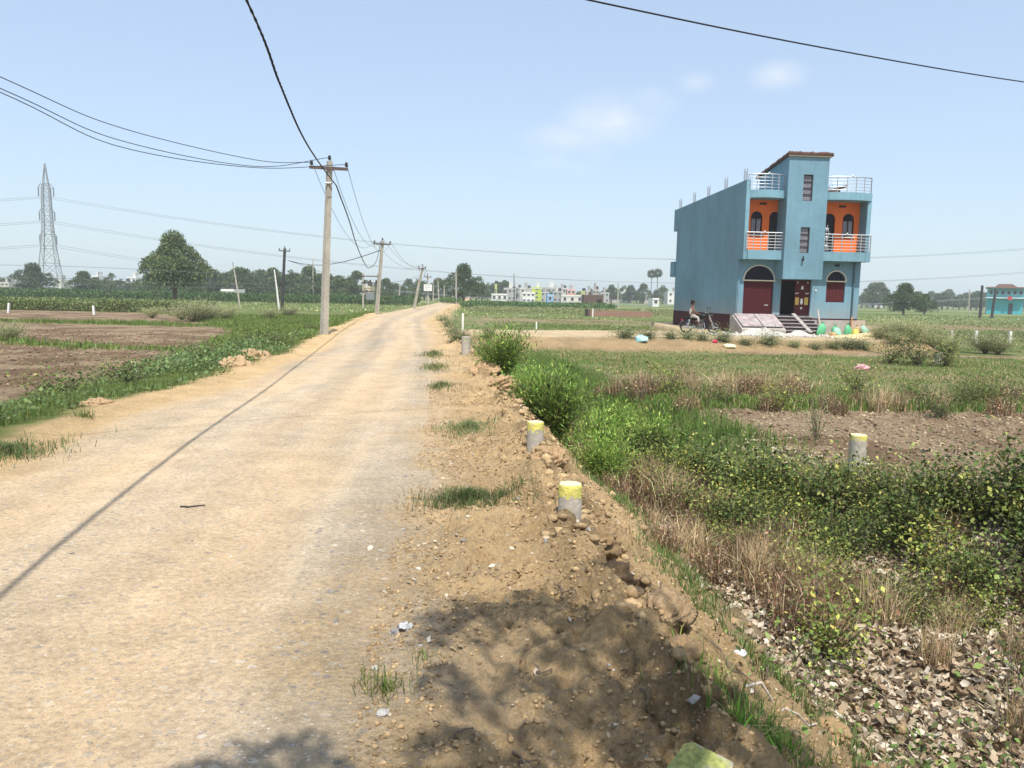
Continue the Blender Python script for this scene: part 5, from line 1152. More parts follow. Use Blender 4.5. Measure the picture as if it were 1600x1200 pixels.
def rider():
    root = empty('person', bike.location.copy(), bike.rotation_euler.z, 'barefoot person in a pale sleeveless shirt sitting on the parked black motorcycle', 'person')
    # sits sideways on the saddle facing the viewer's right, one hand on the tank, legs hanging over the near side
    V = [(-.42, -.02, .90), (-.42, .0, 1.08), (-.40, .0, 1.24), (-.39, .0, 1.33), (-.375, .0, 1.42), (-.365, .0, 1.50),   # pelvis..head
         (-.41, -.16, 1.27), (-.30, -.24, 1.08), (-.10, -.18, .98), (-.03, -.16, .965),      # near arm to the tank
         (-.40, .15, 1.27), (-.32, .22, 1.07), (-.12, .17, .98), (-.05, .14, .965),
         (-.36, -.12, .87), (-.12, -.22, .78), (-.10, -.26, .45), (-.02, -.27, .40),          # near leg
         (-.36, .10, .87), (-.12, .20, .78), (-.10, .24, .45), (-.02, .25, .40), (-.36, .0, 1.57)]
    E_ = [(0, 1), (1, 2), (2, 3), (3, 4), (4, 5), (5, 22), (2, 6), (6, 7), (7, 8), (8, 9), (2, 10), (10, 11), (11, 12), (12, 13), (0, 14), (14, 15), (15, 16), (16, 17), (0, 18), (18, 19), (19, 20), (20, 21)]
    R_ = [(.13, .10), (.12, .09), (.13, .09), .05, .07, .095, .05, .038, .028, .03, .05, .038, .028, .03, .075, .06, .035, .03, .075, .06, .035, .03, .07]
    body = skinned('body', V, E_, R_, SKIN, root)
    for s in (-1, 1):
        for k in range(5):
            x0, y0, z0 = (-.03, -.16, .965) if s < 0 else (-.05, .14, .965)
            yy = y0+(k-2)*.016
            if k == 0: pts = [(x0-.03, yy, z0), (x0-.01, yy-.02, z0-.01), (x0+.02, yy-.025, z0-.015)]
            else: pts = [(x0, yy, z0), (x0+.045, yy, z0-.002), (x0+.075-.004*abs(k-2), yy, z0-.02)]
            skinned('finger', pts, [(0, 1), (1, 2)], [.009, .008, .006], SKIN, body, 0, 1)
    skinned('shirt', [V[0], V[1], V[2], (-.41, -.14, 1.27), (-.40, .14, 1.27)], [(0, 1), (1, 2), (2, 3), (2, 4)], [(.145, .115), (.135, .105), (.145, .105), .065, .065], SHIRT, root)
    skinned('trousers', [V[0], V[14], V[15], (-.105, -.25, .55), V[18], V[19], (-.105, .23, .55)], [(0, 1), (1, 2), (2, 3), (0, 4), (4, 5), (5, 6)], [(.14, .11), .088, .074, .055, .088, .074, .055], TROUS, root)
    h = MB(); n = 14; vs = []
    prof = [(.112, 1.50), (.118, 1.54), (.108, 1.60), (.075, 1.645), (.02, 1.66)]
    for (r, z) in prof:
        for k in range(n): a = 2*PI*k/n; back = 1.0 if math.cos(a) < .3 else .82; vs.append((-.375+r*back*math.cos(a), r*.9*math.sin(a), z-(.06 if math.cos(a) < -.2 and z < 1.53 else 0)))
    fs = [(i*n+k, i*n+(k+1) % n, (i+1)*n+(k+1) % n, (i+1)*n+k) for i in range(4) for k in range(n)]+[tuple(4*n+k for k in range(n))]
    h.add(vs, fs); h.build('hair', HAIRM, root, True)
    f = MB(); f.tube([(-.275, 0, 1.515), (-.25, 0, 1.485), (-.27, 0, 1.475)], [.010, .016, .012], 6); f.build('nose', SKIN, root, True)
    f = MB()
    for s in (-1, 1): f.lathe([(.004, -.006), (.011, 0), (.004, .004)], (-.272, .035*s, 1.52), 'x', 8)
    f.build('eyes', HAIRM, root, True)
    f = MB(); f.tube([(-.274, -.025, 1.445), (-.268, 0, 1.442), (-.274, .025, 1.445)], .006, 5); f.build('mouth', simple('lips', (.14, .04, .035), .5, .1), root, True)
    f = MB()
    for s in (-1, 1): f.lathe([(.012, -.02), (.024, 0), (.012, .02)], (-.36, .098*s, 1.50), 'y', 8)
    f.build('ears', SKIN, root, True)
rider()
# ================================================================ boundary posts with yellow-painted heads
YEL = simple('yellow_paint', (.60, .54, .13), .8, .3, 12, .5, 40, stain=(.50, .46, .35), stain_amt=1.6)
YELTOP = simple('pale_yellow_top', (.62, .58, .36), .8, .1, 8, .3, 40)
def bpost(x, y, r, h, label, head=True, lean=(0, 0), group='round concrete boundary posts', n=20):
    z = hz(x, y)
    root = empty('boundary_post', (x, y, z), random.random()*3, label, 'post', group); root.rotation_euler.x, root.rotation_euler.y = lean
    b = MB(); rings = 9; vs = []; rg = random.Random(int(x*37+y*11)); hh = h-(.07 if head else 0)
    for i in range(rings):
        for k in range(n): a = 2*PI*k/n; q = r*(1+rg.uniform(-.025, .025)); vs.append((q*math.cos(a), q*math.sin(a), -.25+(hh+.25)*i/(rings-1)))
    fs = [(i*n+k, i*n+(k+1) % n, (i+1)*n+(k+1) % n, (i+1)*n+k) for i in range(rings-1) for k in range(n)]+[tuple((rings-1)*n+k for k in range(n))]
    b.add(vs, fs); b.build('shaft', CONC, root, True)
    if head:
        b = MB(); vs = []; prof = [(1.004, hh-.001+rg.uniform(-.01, .01)), (1.01, hh+.05), (1.0, h-.01), (.94, h)]
        for i, (q, z_) in enumerate(prof):
            for k in range(n): a = 2*PI*k/n; vs.append((r*q*math.cos(a), r*q*math.sin(a), z_-(.045*rg.random() if i == 0 else 0)))
        b.add(vs, [(i*n+k, i*n+(k+1) % n, (i+1)*n+(k+1) % n, (i+1)*n+k) for i in range(3) for k in range(n)]); b.build('painted_band', YEL, root, True)
        MB().lathe([(r*.94, h-.012), (r*.93, h+.001)], (0, 0, 0), 'z', n).build('top', YELTOP, root)
    return root
def on_px(u, v):
    """ground point seen at photograph position u, v"""
    d = Mc @ Vector(((u-800)/FPX, -(v-600)/FPX, -1)); t = 1.5
    for _ in range(4000):
        p = Vector((0, 0, CAMZ))+d*t
        if p.z <= hz(p.x, p.y): break
        t *= 1.004
    return p
bpost(at(890, 800, 5.25).x, 5.25, .083, .355-hz(at(890, 800, 5.25).x, 5.25)+.0, 'yellow-topped concrete post on the crumbling road edge, nearest upright one')
p = on_px(836, 694); bpost(p.x, p.y, .085, .21, 'short yellow-topped post on the road edge beside the leafy bush')
p = at(1338, 730, 10.0); bpost(p.x, 10.0, .108, -.10-hz(p.x, 10.0)+.02, 'yellow-topped post across the ditch among bushes by the ploughed plot')
p = on_px(728, 552); bpost(p.x, p.y, .12, .42, 'grey post by the roadside before the side track', False)
p = on_px(1466, 568); bpost(p.x, p.y, .14, .42, 'lone grey post in the weeds right of the pink bag', False)
def slimpost(u, v, h, label, r=.055, mat=None, lean=0):
    p = on_px(u, v); b = MB(); r *= .62; b.box(-r, r, -r, r, -.2, h, M=Matrix.Rotation(lean, 4, 'Y')); b.box(-r*.8, r*.8, -r*.8, r*.8, h+.001, h+.03, M=Matrix.Rotation(lean, 4, 'Y'))
    o = b.build('marker_post', mat or WHITE, None, bevel=.01, loc=(p.x, p.y, p.z)); return tag(o, label, 'post', 'slim white marker posts')
slimpost(926, 497, 1.0, 'slim pale post in the green field left of the low brick wall', .10)
slimpost(838, 515, .5, 'slim white post in the green field beyond the side track', .08)
slimpost(723, 517, .8, 'small white post where the side track leaves the road', .07)
slimpost(1485, 540, .8, 'white post left of its neighbour behind the pale shrubs', .12, CONC)
slimpost(1524, 536, .7, 'stubby white post in the gap between the pale shrubs', .13)
slimpost(1577, 538, .75, 'white post near the photo right edge past the shrubs', .12)
slimpost(1590, 505, .6, 'farthest white post at the right edge of the weeds', .09)
slimpost(13, 489, .7, 'leaning white post at the far left of the ploughed plot', .11, None, .12)
slimpost(147, 492, .65, 'white post on the far ploughed plot before the pylon', .11, None, -.06)
slimpost(1004, 493, 1.0, 'grey post at the right end of the low brick wall', .12, CONC)
# tipped painted stone at the bottom edge
p = Vector((.64, 2.43, hz(.64, 2.43)-.015))
b = MB(); b.prism([(-.16, -.13), (.17, -.16), (.20, .02), (.08, .15), (-.13, .13)], -.12, .13, 'z')
o = b.build('painted_stone', simple('lichen_yellow', (.32, .34, .10), .85, .45, 7, .8, 40, stain=(.36, .34, .30), stain_amt=2.2), None, bevel=.02, loc=(p.x+.03, p.y+.0, p.z-.015)); o.rotation_euler = (.32, .30, -.5)
tag(o, 'tipped stone block daubed yellow at the bottom edge of the picture', 'stone')
# ================================================================ power lines
def powerpole(u, ytop_v, y, ub, vb_z, label, r=(.16, .10), arm=1.5, mat=CONC, armyaw=0, n=6, insul=True, extra=False, name='power_pole', top=None):
    base = Vector((gx(ub, y), y, 0)); base.z = hz(base.x, y) if vb_z is None else vb_z
    t = at(u, ytop_v, y) if top is None else Vector(top)
    root = empty(name, base, 0, label, 'power pole', 'power poles along the plain')
    d = t-base; b = MB(); b.tube([(0, 0, -.4), d*.5, d], [r[0], (r[0]+r[1])/2, r[1]], n); b.build('shaft', mat, root)
    tips = []
    if arm:
        ax = Vector((math.cos(armyaw), math.sin(armyaw), -.03)); c = d-d.normalized()*.28
        M_ = Matrix.Translation(c) @ Matrix.Rotation(armyaw, 4, 'Z') @ Matrix.Rotation(.035, 4, 'Y')
        b = MB(); b.box(-arm/2, arm/2, -.06-r[1], -.0-r[1], -.05, .06, M=M_); b.box(-.14, .14, -.03, r[1]+.05, -.035, .045, M=M_); ca = b.build('crossarm', IRON, root)
        if insul:
            for q in (-arm/2+.06, 0, arm/2-.06):
                s = MB(); pz = M_ @ Vector((q, -.06 if q else 0, .05 if q else .28))
                s.tube([pz, pz+Vector((0, 0, .08))], .015, 5); s.lathe([(.05, .06), (.07, .10), (.045, .14), (.06, .17), (.03, .22)], pz, 'z', 10); s.build('insulator', PORC, root, True)
                tips.append(base+pz+Vector((0, 0, .19)))
    return root, base+d, tips
def wire(name, pts, r, label, cat='cable', group=None, mat=WIRE, n=6, smooth_n=0, twist=False):
    pts = [Vector(p) for p in pts]
    if smooth_n:      # Catmull-Rom through the points
        q = []; P = [pts[0]*2-pts[1]]+pts+[pts[-1]*2-pts[-2]]
        for i in range(1, len(P)-2):
            for k in range(smooth_n):
                t = k/smooth_n; a, b, c, d = P[i-1], P[i], P[i+1], P[i+2]
                q.append(.5*((2*b)+(c-a)*t+(2*a-5*b+4*c-d)*t*t+(3*b-a-3*c+d)*t**3))
        q.append(pts[-1]); pts = q
    b = MB()
    if twist:
        for ph in (0, 2.1, 4.2):
            L = 0; tw = []
            for i, p in enumerate(pts):
                if i: L += (p-pts[i-1]).length
                a = L*9+ph; tw.append(p+Vector((math.cos(a), 0, math.sin(a)))*r*.55)
            b.tube(tw, r*.6, 5, caps=False)
    else: b.tube(pts, r, n, caps=False)
    o = b.build(name, mat, None, True); return tag(o, label, cat, group)
def sagline(a, b, sag, n=24):
    a, b = Vector(a), Vector(b); return [a.lerp(b, k/n)+Vector((0, 0, -sag*4*(k/n)*(1-k/n))) for k in range(n+1)]
P1, T1_, I1 = powerpole(515, 252, 29.5, 505, -.15, 'nearest tall concrete power pole at the left edge of the road', (.17, .115), 1.42, CONC, .02, 4)
b = MB(); b.tube([(.16, 0, 3.05), (.30, 0, 3.05)], .2, 4)
br = MB(); tp = T1_-P1.location; pz = tp.z-.92
br.tube([(tp.x-.02, -.12, pz+.08), (tp.x+.2, -.2, pz+.14), (tp.x+.30, -.22, pz)], .018, 6); br.tube([(tp.x-.14, -.13, pz+.1), (tp.x+.12, -.13, pz+.1)], .04, 6); br.build('bracket', STEEL, P1)
P2, T2, I2 = powerpole(598, 376, 60, 588, None, 'second concrete power pole along the road with a cable loop', (.17, .11), 1.35, CONC, -.05, 4)
P3, T3, I3 = powerpole(661, 416, 85, 646, None, 'tilted concrete pole on the road edge, leaning right', (.17, .11), 1.0, CONC, -.5, 4)
P4, T4, I4 = powerpole(668, 430, 118, 669, None, 'pole behind the tilted one carrying a white board', (.16, .11), 1.1, CONC, .1, 4)
P5, T5, I5 = powerpole(684, 435, 150, 686, None, 'thin far pole right of the white board', (.15, .1), 1.3, CONC, .1, 4)
P6, T6, I6 = powerpole(712.5, 424, 135, 713, None, 'slim pole standing in front of the round roadside tree', (.16, .12), 0, CONC, 0, 4)
for u, v, y, l in ((694, 440, 190, 'first of the faint poles near the vanishing road'), (699, 444, 240, 'second of the faint poles near the vanishing road'), (677, 441, 210, 'faint pole just right of the white board pole')):
    powerpole(u, v, y, u, None, l, (.17, .12), 1.2, CONC, .1, 4)
powerpole(445, 388, 80, 440, None, 'dark steel pole in the left field with two short arms', (.16, .14), 1.15, DARKPOLE, .1, 6)
for (u, v, y, ub, l, m_) in ((363.5, 409, 90, 375, 'thin leaning pole in the field right of the big tree', CONC), (428.5, 421, 84, 436, 'pale leaning pole beside the dark steel pole', WHITE),
                         (489, 405, 190, 489, 'faint slim mast behind the near pole', CONC), (625, 443, 140, 623, 'short pale pole right of the transformer', CONC), (154, 425, 230, 154, 'slim mast between the two left trees', DARKPOLE),
                         (1105, 440, 170, 1106, 'thin far pole left of the twin palms', CONC), (966, 442, 180, 966, 'thin far pole right of the dark brick shed', CONC), (803, 428, 240, 804, 'tall mast above the far village', DARKPOLE), (1515, 452, 170, 1515, 'slim pale pole before the right tree line', CONC)):
    powerpole(u, v, y, ub, None, l, (.12, .07) if y < 100 else (.16, .12), 0, m_, 0, 4)
powerpole(1535, 446, 130, 1533, None, 'dark stout pole left of the turquoise building', (.23, .20), 0, DARKPOLE, 0, 6)
powerpole(1556, 452, 131, 1551, None, 'dark leaning pole right before the turquoise building', (.23, .20), 0, DARKPOLE, 0, 6)
# white board
p = at(668.5, 449, 117.6); o = MB()
o.box(-.62, .62, -.03, .03, -.55, .45); o = o.build('sign_board', WHITE, None, loc=p); tag(o, 'white notice board fixed to a far power pole', 'sign')
g_ = MB()
for k, (a, b_) in enumerate(((-.45, .3), (-.4, .45), (-.48, .1))): g_.box(a, b_, -.036, -.031, .2-.25*k, .27-.25*k)
g_.build('faded_lettering', simple('faded_ink', (.4, .42, .45), .8), o)
# poles out of view that carry the overhead cables
PB, TB, IB = powerpole(0, 0, 1, 0, None, 'x', (.17, .12), 1.4, CONC, 0, 4, top=(0, 0, 1)) if False else (None, None, None)
def offpole(x, y, h, label):
    root = empty('power_pole', (x, y, hz(x, y)), 0, label, 'power pole', 'power poles along the plain')
    MB().tube([(0, 0, -.4), (0, 0, h)], [.17, .12], 4).build('shaft', CONC, root)
    MB().box(-.7, .7, -.18, -.12, h-.3, h-.2).build('crossarm', IRON, root)
# main twisted cable: comes from behind the viewer, over the road, to pole one and on to pole two
offpole(.9, -10, 6.4, 'concrete pole behind the viewer carrying the twisted cable')
A = Vector((.75, -10, 6.2)); hook = P1.location+Vector((tp.x+.30, -.22, pz))
def over_line(u, v, P, Q):
    d = at(u, v, 1.0)-Vector((0, 0, CAMZ)); e = Vector(Q)-Vector(P); n_ = Vector((-e.y, e.x)); t = (n_.x*P[0]+n_.y*P[1])/(n_.x*d.x+n_.y*d.y); return Vector((0, 0, CAMZ))+d*t
LP, LQ = (-2.15, 1.0), (hook.x, hook.y)
c1 = over_line(385, 0, LP, LQ); c2 = over_line(437, 130, LP, LQ); c3 = over_line(470, 207, LP, LQ); c4 = over_line(497, 252, LP, LQ)
wire('overhead_cable', [A, Vector((-2.15, 1.0, 5.5)), c1, c2, c3, c4, hook], .022, 'thick twisted black cable sweeping overhead to the nearest pole', 'cable', None, WIRE, 6, 16, True)
l1 = [hook, at(545, 343, 36), at(558, 385, 43), at(570, 412, 50), at(577, 418.5, 53), at(588, 408, 57), at(595, 378, 60)]
wire('overhead_cable', l1, .024, 'thick black cable hanging in a deep loop between first and second pole', 'cable', None, WIRE, 6, 10, True)
wire('overhead_cable', [at(450, 407, 80), at(475, 412.5, 76), at(505, 414, 72), at(545, 407, 66), at(595, 391, 60)], .028, 'black cable from the dark field pole to the second pole', 'cable', None, WIRE, 6, 8)
wire('overhead_cable', [at(450, 407, 80), at(480, 417, 90), at(520, 432, 110)], .026, 'thin cable falling from the dark pole towards the trees', 'cable', None, WIREG, 5, 8)
for k, (a, b) in enumerate(zip(I1, I2)):
    wire('power_line', sagline(a, b, 1.6+.12*k), .010, ('left', 'middle', 'right')[k]+'most bare wire between the first and second pole' if k != 1 else 'middle bare wire between the first and second pole', 'wire', 'bare wires between the roadside poles', WIREG, 5)
for k, (a, b) in enumerate(zip(I2, I3)): wire('power_line', sagline(a, b, .9), .014, 'bare wire between the second and the tilted pole', 'wire', 'bare wires to the tilted pole', WIREG, 4)
for k, (a, b) in enumerate(zip(I3, I4)): wire('power_line', sagline(a, b, .8), .016, 'bare wire between the tilted pole and the board pole', 'wire', 'bare wires beyond the tilted pole', WIREG, 4)
wire('power_line', sagline(at(657, 430, 85), at(604, 441, 62), .2), .02, 'thin wire from the tilted pole back to the transformer', 'wire', None, WIREG, 4)
offpole(-14.2, 11.6, 7.4, 'concrete pole out of view on the left verge')
for k, (v, zz, l) in enumerate(((120, 7.5, 'uppermost wire reaching the nearest pole from the left'), (138, 7.1, 'middle wire reaching the nearest pole from the left'), (144, 6.95, 'lowest wire reaching the nearest pole from the left'))):
    a = Vector((-14.2+.2*k, 11.6, zz)); b = I1[k]-Vector((0, 0, .05)); m0 = at(0, v, 17.6); m1 = at(190, v+80+(0, 2, 6)[k], 21.5); m2 = at(400, (250, 260, 262)[k], 26.5)
    wire('power_line', [a, m0, m1, m2, b], .011, l, 'wire', 'wires from the left', WIRE, 5, 12)
b0 = at(920, 0, 9.3); b1 = at(1600, 128, 15); b05 = at(1275, 55, 11.8)
e0 = b0+(b0-b1)*.95; e0.z += .25; e1 = b1+(b1-b0)*.65; e1.z += .2
wire('power_line', [e0, b0, b0.lerp(b1, .5)-Vector((0, 0, .05)), b1, e1], .010, 'single dark wire crossing the sky at the upper right', 'wire', None, WIRE, 6, 14)
offpole(e0.x, e0.y, e0.z-hz(e0.x, e0.y)+.1, 'pole out of view left holding the upper right wire')
offpole(e1.x, e1.y, e1.z-hz(e1.x, e1.y)+.1, 'pole out of view right holding the upper right wire')
# transformer on twin posts
tr = empty('transformer', (gx(579, 100), 100, -.45), 0, 'transformer on an H-frame of two posts beyond the near pole', 'transformer')
for s in (-1, 1): MB().box(s*.95-.1, s*.95+.1, -.1, .1, -.3, 4.6).build('post', CONC, tr)
for z in (4.15, 3.3, 2.2): MB().box(-1.15, 1.15, -.17, -.11, z, z+.14).build('crossarm', IRON, tr)
for k in range(3): MB().lathe([(.06, 0), (.13, .06), (.06, .12), (.13, .2), (.05, .32)], (-.75+.75*k, -.14, 3.45), 'z', 8).build('insulator', PORC, tr)
m = MB(); m.box(-.5, .5, -.4, .3, 1.2, 2.15)
for k in range(9): m.box(-.5+.11*k, -.46+.11*k, -.5, -.4, 1.25, 2.1)
m.build('tank', simple('transformer_grey', (.25, .27, .27), .5, .2), tr)
# lattice pylon
def pylon(x, y, h, label):
    root = empty('pylon', (x, y, -.8), .25, label, 'pylon', 'transmission pylons')
    s = h/36.5; lv = [(0, 3.1), (4.5, 2.6), (9, 2.05), (13, 1.6), (17, 1.3), (19.5, 1.12), (22.2, 1.05), (25, 1.0), (27.6, .95), (29.6, .9), (31, .6), (36.5, .08)]
    legs = []
    for sx in (-1, 1):
        for sy in (-1, 1):
            b = MB(); b.tube([(sx*w*s, sy*w*s, z*s) for z, w in lv], .13, 4); b.build('leg', LATT, root)
    b = MB()
    for i in range(len(lv)-1):
        z0, w0 = lv[i]; z1, w1 = lv[i+1]; z0 *= s; z1 *= s; w0 *= s; w1 *= s
        c0 = [(-w0, -w0), (w0, -w0), (w0, w0), (-w0, w0)]; c1_ = [(-w1, -w1), (w1, -w1), (w1, w1), (-w1, w1)]
        for k in range(4):
            j = (k+1) % 4
            b.tube([(*c0[k], z0), (*c1_[j], z1)], .06, 4, caps=False); b.tube([(*c0[j], z0), (*c1_[k], z1)], .06, 4, caps=False)
            b.tube([(*c1_[k], z1), (*c1_[j], z1)], .06, 4, caps=False)
    b.build('bracing', LATT, root)
    tips = []
    for z, wz in ((29.6, 1.9), (22.9, 1.9), (16.4, 2.1)):
        for sx in (-1, 1):
            a = MB()
            for sy in (-.7, .7): a.tube([(sx*.9*s, sy*s, z*s), (sx*wz*s, 0, (z+.4)*s), (sx*.9*s, sy*s, (z+1.6)*s)], .08, 4)
            a.build('crossarm', LATT, root)
        for sx in (-1, 1):
            g = MB(); pz_ = [(.05, 0)]
            for k in range(12): pz_ += [(.22, .1+.2*k), (.12, .2+.2*k)]
            g.lathe([(q, -h_) for q, h_ in pz_], (sx*wz*s, 0, (z+.3)*s), 'z', 6); g.build('insulator', simple('glass_insulator', (.18, .19, .2), .4) if not bpy.data.materials.get('glass_insulator') else bpy.data.materials['glass_insulator'], root)
            q = Vector((sx*wz*s, 0, (z+.3)*s-2.6)); q.rotate(Matrix.Rotation(.25, 3, 'Z')); tips.append(q+root.location)
    tips.append(root.location+Vector((0, 0, h)))
    return root, tips
PYX = gx(79, 220)
_, ta = pylon(PYX, 220, 36.6, 'tall lattice pylon standing in the fields at the left')
_, tb = pylon(226, 236, 38.5, 'lattice pylon out of view to the right')
tc_ = [t+Vector((-330, -45, -1.5)) for t in ta]
names = [('top', 'nearer'), ('top', 'farther'), ('middle', 'nearer'), ('middle', 'farther'), ('bottom', 'nearer'), ('bottom', 'farther')]
HT = simple('conductor', (.22, .24, .27), .5)
for k in range(6):
    wire('transmission_line', sagline(ta[k], tb[k], 14.2, 40), .045, names[k][0]+' level conductor right of the pylon, the '+names[k][1]+' of its pair', 'wire', 'transmission conductors', HT, 4)
    wire('transmission_line', sagline(ta[k], tc_[k], 9, 24), .045, names[k][0]+' level conductor left of the pylon, the '+names[k][1]+' of its pair', 'wire', 'transmission conductors', HT, 4)
ya, yb_ = Vector((-85, 96, 6.2)), Vector((-24, 100, 5.2))
for k, (v0, v1) in enumerate(((414, 428), (433, 440), (440, 446))):
    wire('power_line', [at(-60, v0-1, 100), at(100, v0+2, 100), at(240, v0+8, 100), at(430, v1+4, 95)], .022, ('upper', 'middle', 'lower')[k]+' faint wire crossing low over the left fields', 'wire', 'low wires over the left fields', WIREG, 4, 8)

# ================================================================ clods, stones and gravel
CLOD = foliage_mat('clod_earth', trans=.0, rough=.95)
def clodmat():
    m, ns, ls = newmat('loose_earth'); out = ns.new('ShaderNodeOutputMaterial'); p = ns.new('ShaderNodeBsdfPrincipled'); ls.new(p.outputs[0], out.inputs[0])
    a = ns.new('ShaderNodeAttribute'); a.attribute_name = 'Col'; g = ns.new('ShaderNodeNewGeometry').outputs['Position']
    f = noise(ns, ls, g, 40, 6, .7); r = ns.new('ShaderNodeMapRange'); r.inputs[1].default_value = .3; r.inputs[2].default_value = .7; r.inputs[3].default_value = .65; r.inputs[4].default_value = 1.3; ls.new(f, r.inputs[0])
    cb = ns.new('ShaderNodeCombineColor')
    for i in range(3): ls.new(r.outputs[0], cb.inputs[i])
    ls.new(mixc(ns, ls, 1.0, a.outputs['Color'], cb.outputs[0], 'MULTIPLY'), p.inputs['Base Color']); p.inputs['Roughness'].default_value = .95
    b = ns.new('ShaderNodeBump'); b.inputs['Strength'].default_value = .9; b.inputs['Distance'].default_value = .03; ls.new(noise(ns, ls, g, 30, 8, .75), b.inputs['Height']); ls.new(b.outputs[0], p.inputs['Normal'])
    return m
LOOSE = clodmat(); r5 = np.random.default_rng(15)
def put_chunks(n, fn, box, size, cols, label, name, squash=.7, dz=0):
    x, y = pick(n, *box, fn, r5); k = len(x); c = np.array(cols)[r5.integers(0, len(cols), k)]*(.75+.5*r5.random((k, 1)))
    o = chunks(name, x, y, size, LOOSE, label, squash, r5, dz, c); o.name = name; return o
EC = [(.50, .35, .18), (.44, .30, .155), (.54, .38, .20), (.36, .25, .13)]
put_chunks(34000, lambda x, y: np.exp(-((x-Ef(y)-.02)/.24)**2)*sst(.35, .55, fbm(x*1.7, y*1.7, 3, 96)+.1), (-4, 2, 2.2, 28), .034, EC, 'earth clods crumbling along the road edge', 'clods')
put_chunks(60000, lambda x, y: (x > Rf(y)-.1)*(x < Ef(y)+.9)*sst(.3, .6, fbm(x*2.1, y*2.1, 3, 97)), (-2, 2.4, 2.0, 14), .009, EC, 'earth crumbs on the shoulder', 'crumbs')
put_chunks(1500, lambda x, y: (tt(x, y) > .15)*(tt(x, y) < .8)*.7, (0.5, 6, 2.4, 9), .035, EC, 'earth lumps on the ditch floor', 'clods')
put_chunks(26000, lambda x, y: sst(.98, 1.1, tt(x, y))*(y < 15.4+.1*(x-4))*1.0, (3, 22, 5, 16.5), .026, [tuple(C_PLOW*1.3), tuple(C_PLOWL*1.1), tuple(C_PLOWL*.8), tuple(C_PLOWL), (.42, .33, .20)], 'clods and stubble on the right ploughed plot', 'plough_clods')
put_chunks(9000, lambda x, y: (x < np.interp(y, [5, 10, 14.6, 22, 31, 36], [-7.3, -8.0, -8.8, -10.2, -12.6, -14])-.3)*1.0, (-30, -7, 8, 36), .035, [tuple(C_PLOW), tuple(C_PLOWL), tuple(C_PLOW*1.3)], 'clods on the left ploughed plot', 'plough_clods')
SC = [(.55, .52, .47), (.40, .38, .35), (.62, .55, .42), (.30, .29, .28), (.48, .40, .30), (.50, .38, .24)]
put_chunks(12000, lambda x, y: (x > Lf(y)-.3)*(x < Rf(y)+.5)*(.25+.75*np.exp(-((x-Rf(y)-.02)/.35)**2))*sst(.35, .6, fbm(x*1.2, y*.8, 3, 98)), (-6, 1, 1.6, 14), .008, SC, 'loose gravel on the road', 'gravel', .55, -.003)
put_chunks(150, lambda x, y: (x > Rf(y)-.4)*(x < Ef(y)+.3)*1.0, (-1.5, 1.4, 2.0, 9), .017, SC, 'pebbles along the edge of the road', 'pebbles', .6, -.003)
def boulder(name, x, y, r, col, label, cat, sq=.8, seed=1, rough=.35, dz=0, group=None):
    n, m_ = 56, 34; vs = []
    for i in range(m_+1):
        th = PI*i/m_
        for k in range(n):
            a = 2*PI*k/n; d = np.array([math.sin(th)*math.cos(a), math.sin(th)*math.sin(a), math.cos(th)])
            q = r*(1+rough*(float(fbm(np.array([d[0]*1.9+d[2]*2.1+seed*5.3]), np.array([d[1]*2.1-d[2]*1.5+seed]), 5, seed)[0])-.5)*2.6+.55*rough*(float(fbm(np.array([d[0]*7+d[2]*5+seed]), np.array([d[1]*7-d[2]*6]), 4, seed)[0])-.5)*2); vs.append((d[0]*q, d[1]*q, d[2]*q*sq))
    V_ = np.array(vs); F_ = [(i*n+k, (i+1)*n+k, (i+1)*n+(k+1) % n, i*n+(k+1) % n) for i in range(m_) for k in range(n)]
    o = mesh_np(name, V_, F_, LOOSE, None, np.tile(np.array(col), (len(V_), 1)), True); o.location = (x, y, hz(x, y)+r*sq*.35+dz); o.rotation_euler.z = seed
    return tag(o, label, cat, group)
ECL = 'big earth clods along the ditch'
boulder('earth_clod', 0.60, 4.35, .14, (.26, .17, .09), 'largest dark earth clod overhanging the ditch below the nearest post', 'earth clod', .9, 2, .5, -.02, ECL)
boulder('earth_clod', 0.58, 4.75, .13, (.33, .22, .11), 'lighter clod behind the largest dark one', 'earth clod', .7, 3, .5, 0, ECL)
boulder('earth_clod', 0.39, 7.3, .16, (.44, .29, .15), 'rounded clod at the road edge above the nearest post', 'earth clod', .6, 4, .5, -.02, ECL)
boulder('earth_clod', 0.84, 3.9, .12, (.38, .26, .14), 'brown clod on the ditch lip right below the dark one', 'earth clod', .7, 5, .5, 0, ECL)
boulder('earth_clod', 0.76, 3.25, .12, (.36, .24, .12), 'clod at the shaded end of the ditch lip', 'earth clod', .7, 6, .5, 0, ECL)
boulder('earth_clod', 1.92, 3.62, .095, (.36, .23, .11), 'round ball of earth among leaves at the bottom right', 'earth clod', .95, 7, .3, 0, ECL)
boulder('earth_clod', 1.86, 4.1, .10, (.42, .28, .14), 'round earth lump behind the ball of earth', 'earth clod', .7, 8, .35, 0, ECL)
boulder('earth_clod', 0.19, 8.2, .14, (.40, .26, .13), 'clod on the edge left of the leafy bush', 'earth clod', .6, 9, .5, -.02, ECL)
boulder('earth_clod', -0.15, 13.0, .22, (.46, .30, .16), 'mound of dug earth beside the far shoulder', 'earth clod', .6, 10, .5, -.02, ECL)
boulder('earth_clod', -0.50, 15.2, .26, (.46, .30, .16), 'second mound of dug earth farther up the shoulder', 'earth clod', .6, 11, .5, -.02, ECL)
boulder('earth_clod', -5.90, 16.3, .30, (.46, .31, .17), 'earth mound on the left verge by the road', 'earth clod', .6, 12, .5, -.06, ECL)
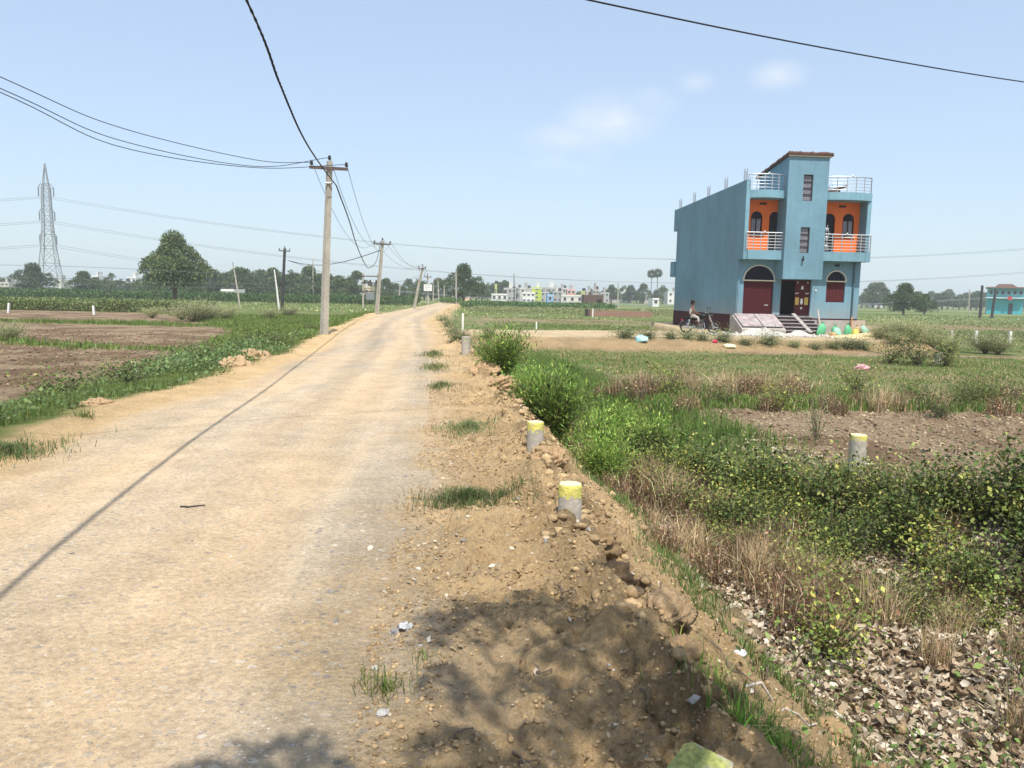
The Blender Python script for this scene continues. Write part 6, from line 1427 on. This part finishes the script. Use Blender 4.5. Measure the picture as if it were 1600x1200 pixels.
boulder('earth_clod', -6.10, 18.2, .34, (.46, .31, .17), 'farther earth mound on the left verge', 'earth clod', .6, 13, .5, -.06, ECL)
boulder('earth_clod', -5.75, 10.6, .22, (.46, .31, .17), 'nearest earth mound on the left verge', 'earth clod', .5, 14, .5, -.06, ECL)
boulder('stone', -.50, 3.62, .032, (.60, .60, .60), 'largest white stone on the shoulder by the shadow', 'stone', .7, 15, .5, 0, 'white stones on the shoulder')
boulder('stone', -.55, 3.58, .022, (.36, .34, .33), 'grey stone touching the largest white stone', 'stone', .7, 16, .5, 0, 'white stones on the shoulder')
boulder('stone', -.58, 3.22, .016, (.66, .62, .54), 'small white stone above the grass sprig', 'stone', .6, 17, .4, 0, 'white stones on the shoulder')
boulder('stone', -.48, 2.84, .024, (.55, .53, .48), 'pale stone in the bottom grass sprig', 'stone', .6, 18, .4, 0, 'white stones on the shoulder')
boulder('stone', -.18, 4.72, .024, (.66, .64, .60), 'white pebble in the middle of the shoulder', 'stone', .6, 19, .4, 0, 'white stones on the shoulder')
def twig(x0, y0, x1, y1, r, label, mat=BARK, up=.01):
    pts = [(x0+(x1-x0)*t+.02*math.sin(t*9), y0+(y1-y0)*t+.02*math.cos(t*7), hz(x0+(x1-x0)*t, y0+(y1-y0)*t)+up+r) for t in [k/7 for k in range(8)]]
    return tag(MB().tube(pts, [r*(1-.5*k/7) for k in range(8)], 5).build('twig', mat, None, True), label, 'twig', 'dropped twigs')
q1 = on_px(280, 795); q2 = on_px(318, 792); twig(q1.x, q1.y, q2.x, q2.y, .008, 'dark twig lying alone on the road', DARKPOLE, 0)
for (u0, v0, u1, v1, l) in ((867, 920, 898, 940, 'thin twig on the sunlit shoulder'), (700, 1165, 735, 1150, 'twig in the shadow at the bottom'), (830, 1052, 860, 1056, 'pale twig across the shaded soil'), (1110, 1010, 1180, 1075, 'long twig on the ditch slope'), (1165, 1085, 1275, 1140, 'bleached stick at the foot of the ditch slope'), (1000, 1090, 1030, 1120, 'short twig near the ditch lip'), (800, 1190, 840, 1200, 'twig at the bottom edge')):
    q1 = on_px(u0, v0); q2 = on_px(u1, v1); twig(q1.x, q1.y, q2.x, q2.y, .006 if 'stick' not in l else .009, l, BARK if 'stick' not in l else bpy.data.materials['pale_wood'])

# ------------------------------------------------------------ the summer haze over the plain
def haze():
    m, ns, ls = newmat('haze_air')
    out = ns.new('ShaderNodeOutputMaterial'); pv = ns.new('ShaderNodeVolumePrincipled'); ls.new(pv.outputs[0], out.inputs['Volume'])
    pv.inputs['Color'].default_value = (.93, .975, 1.0, 1); pv.inputs['Density'].default_value = .0006; pv.inputs['Anisotropy'].default_value = .2
    b = MB().box(-1700, 1700, -1700, 1700, -3.2, 62)
    o = b.build('haze', m); tag(o, 'thin pale haze lying over the whole plain', None, None, 'stuff')
haze()
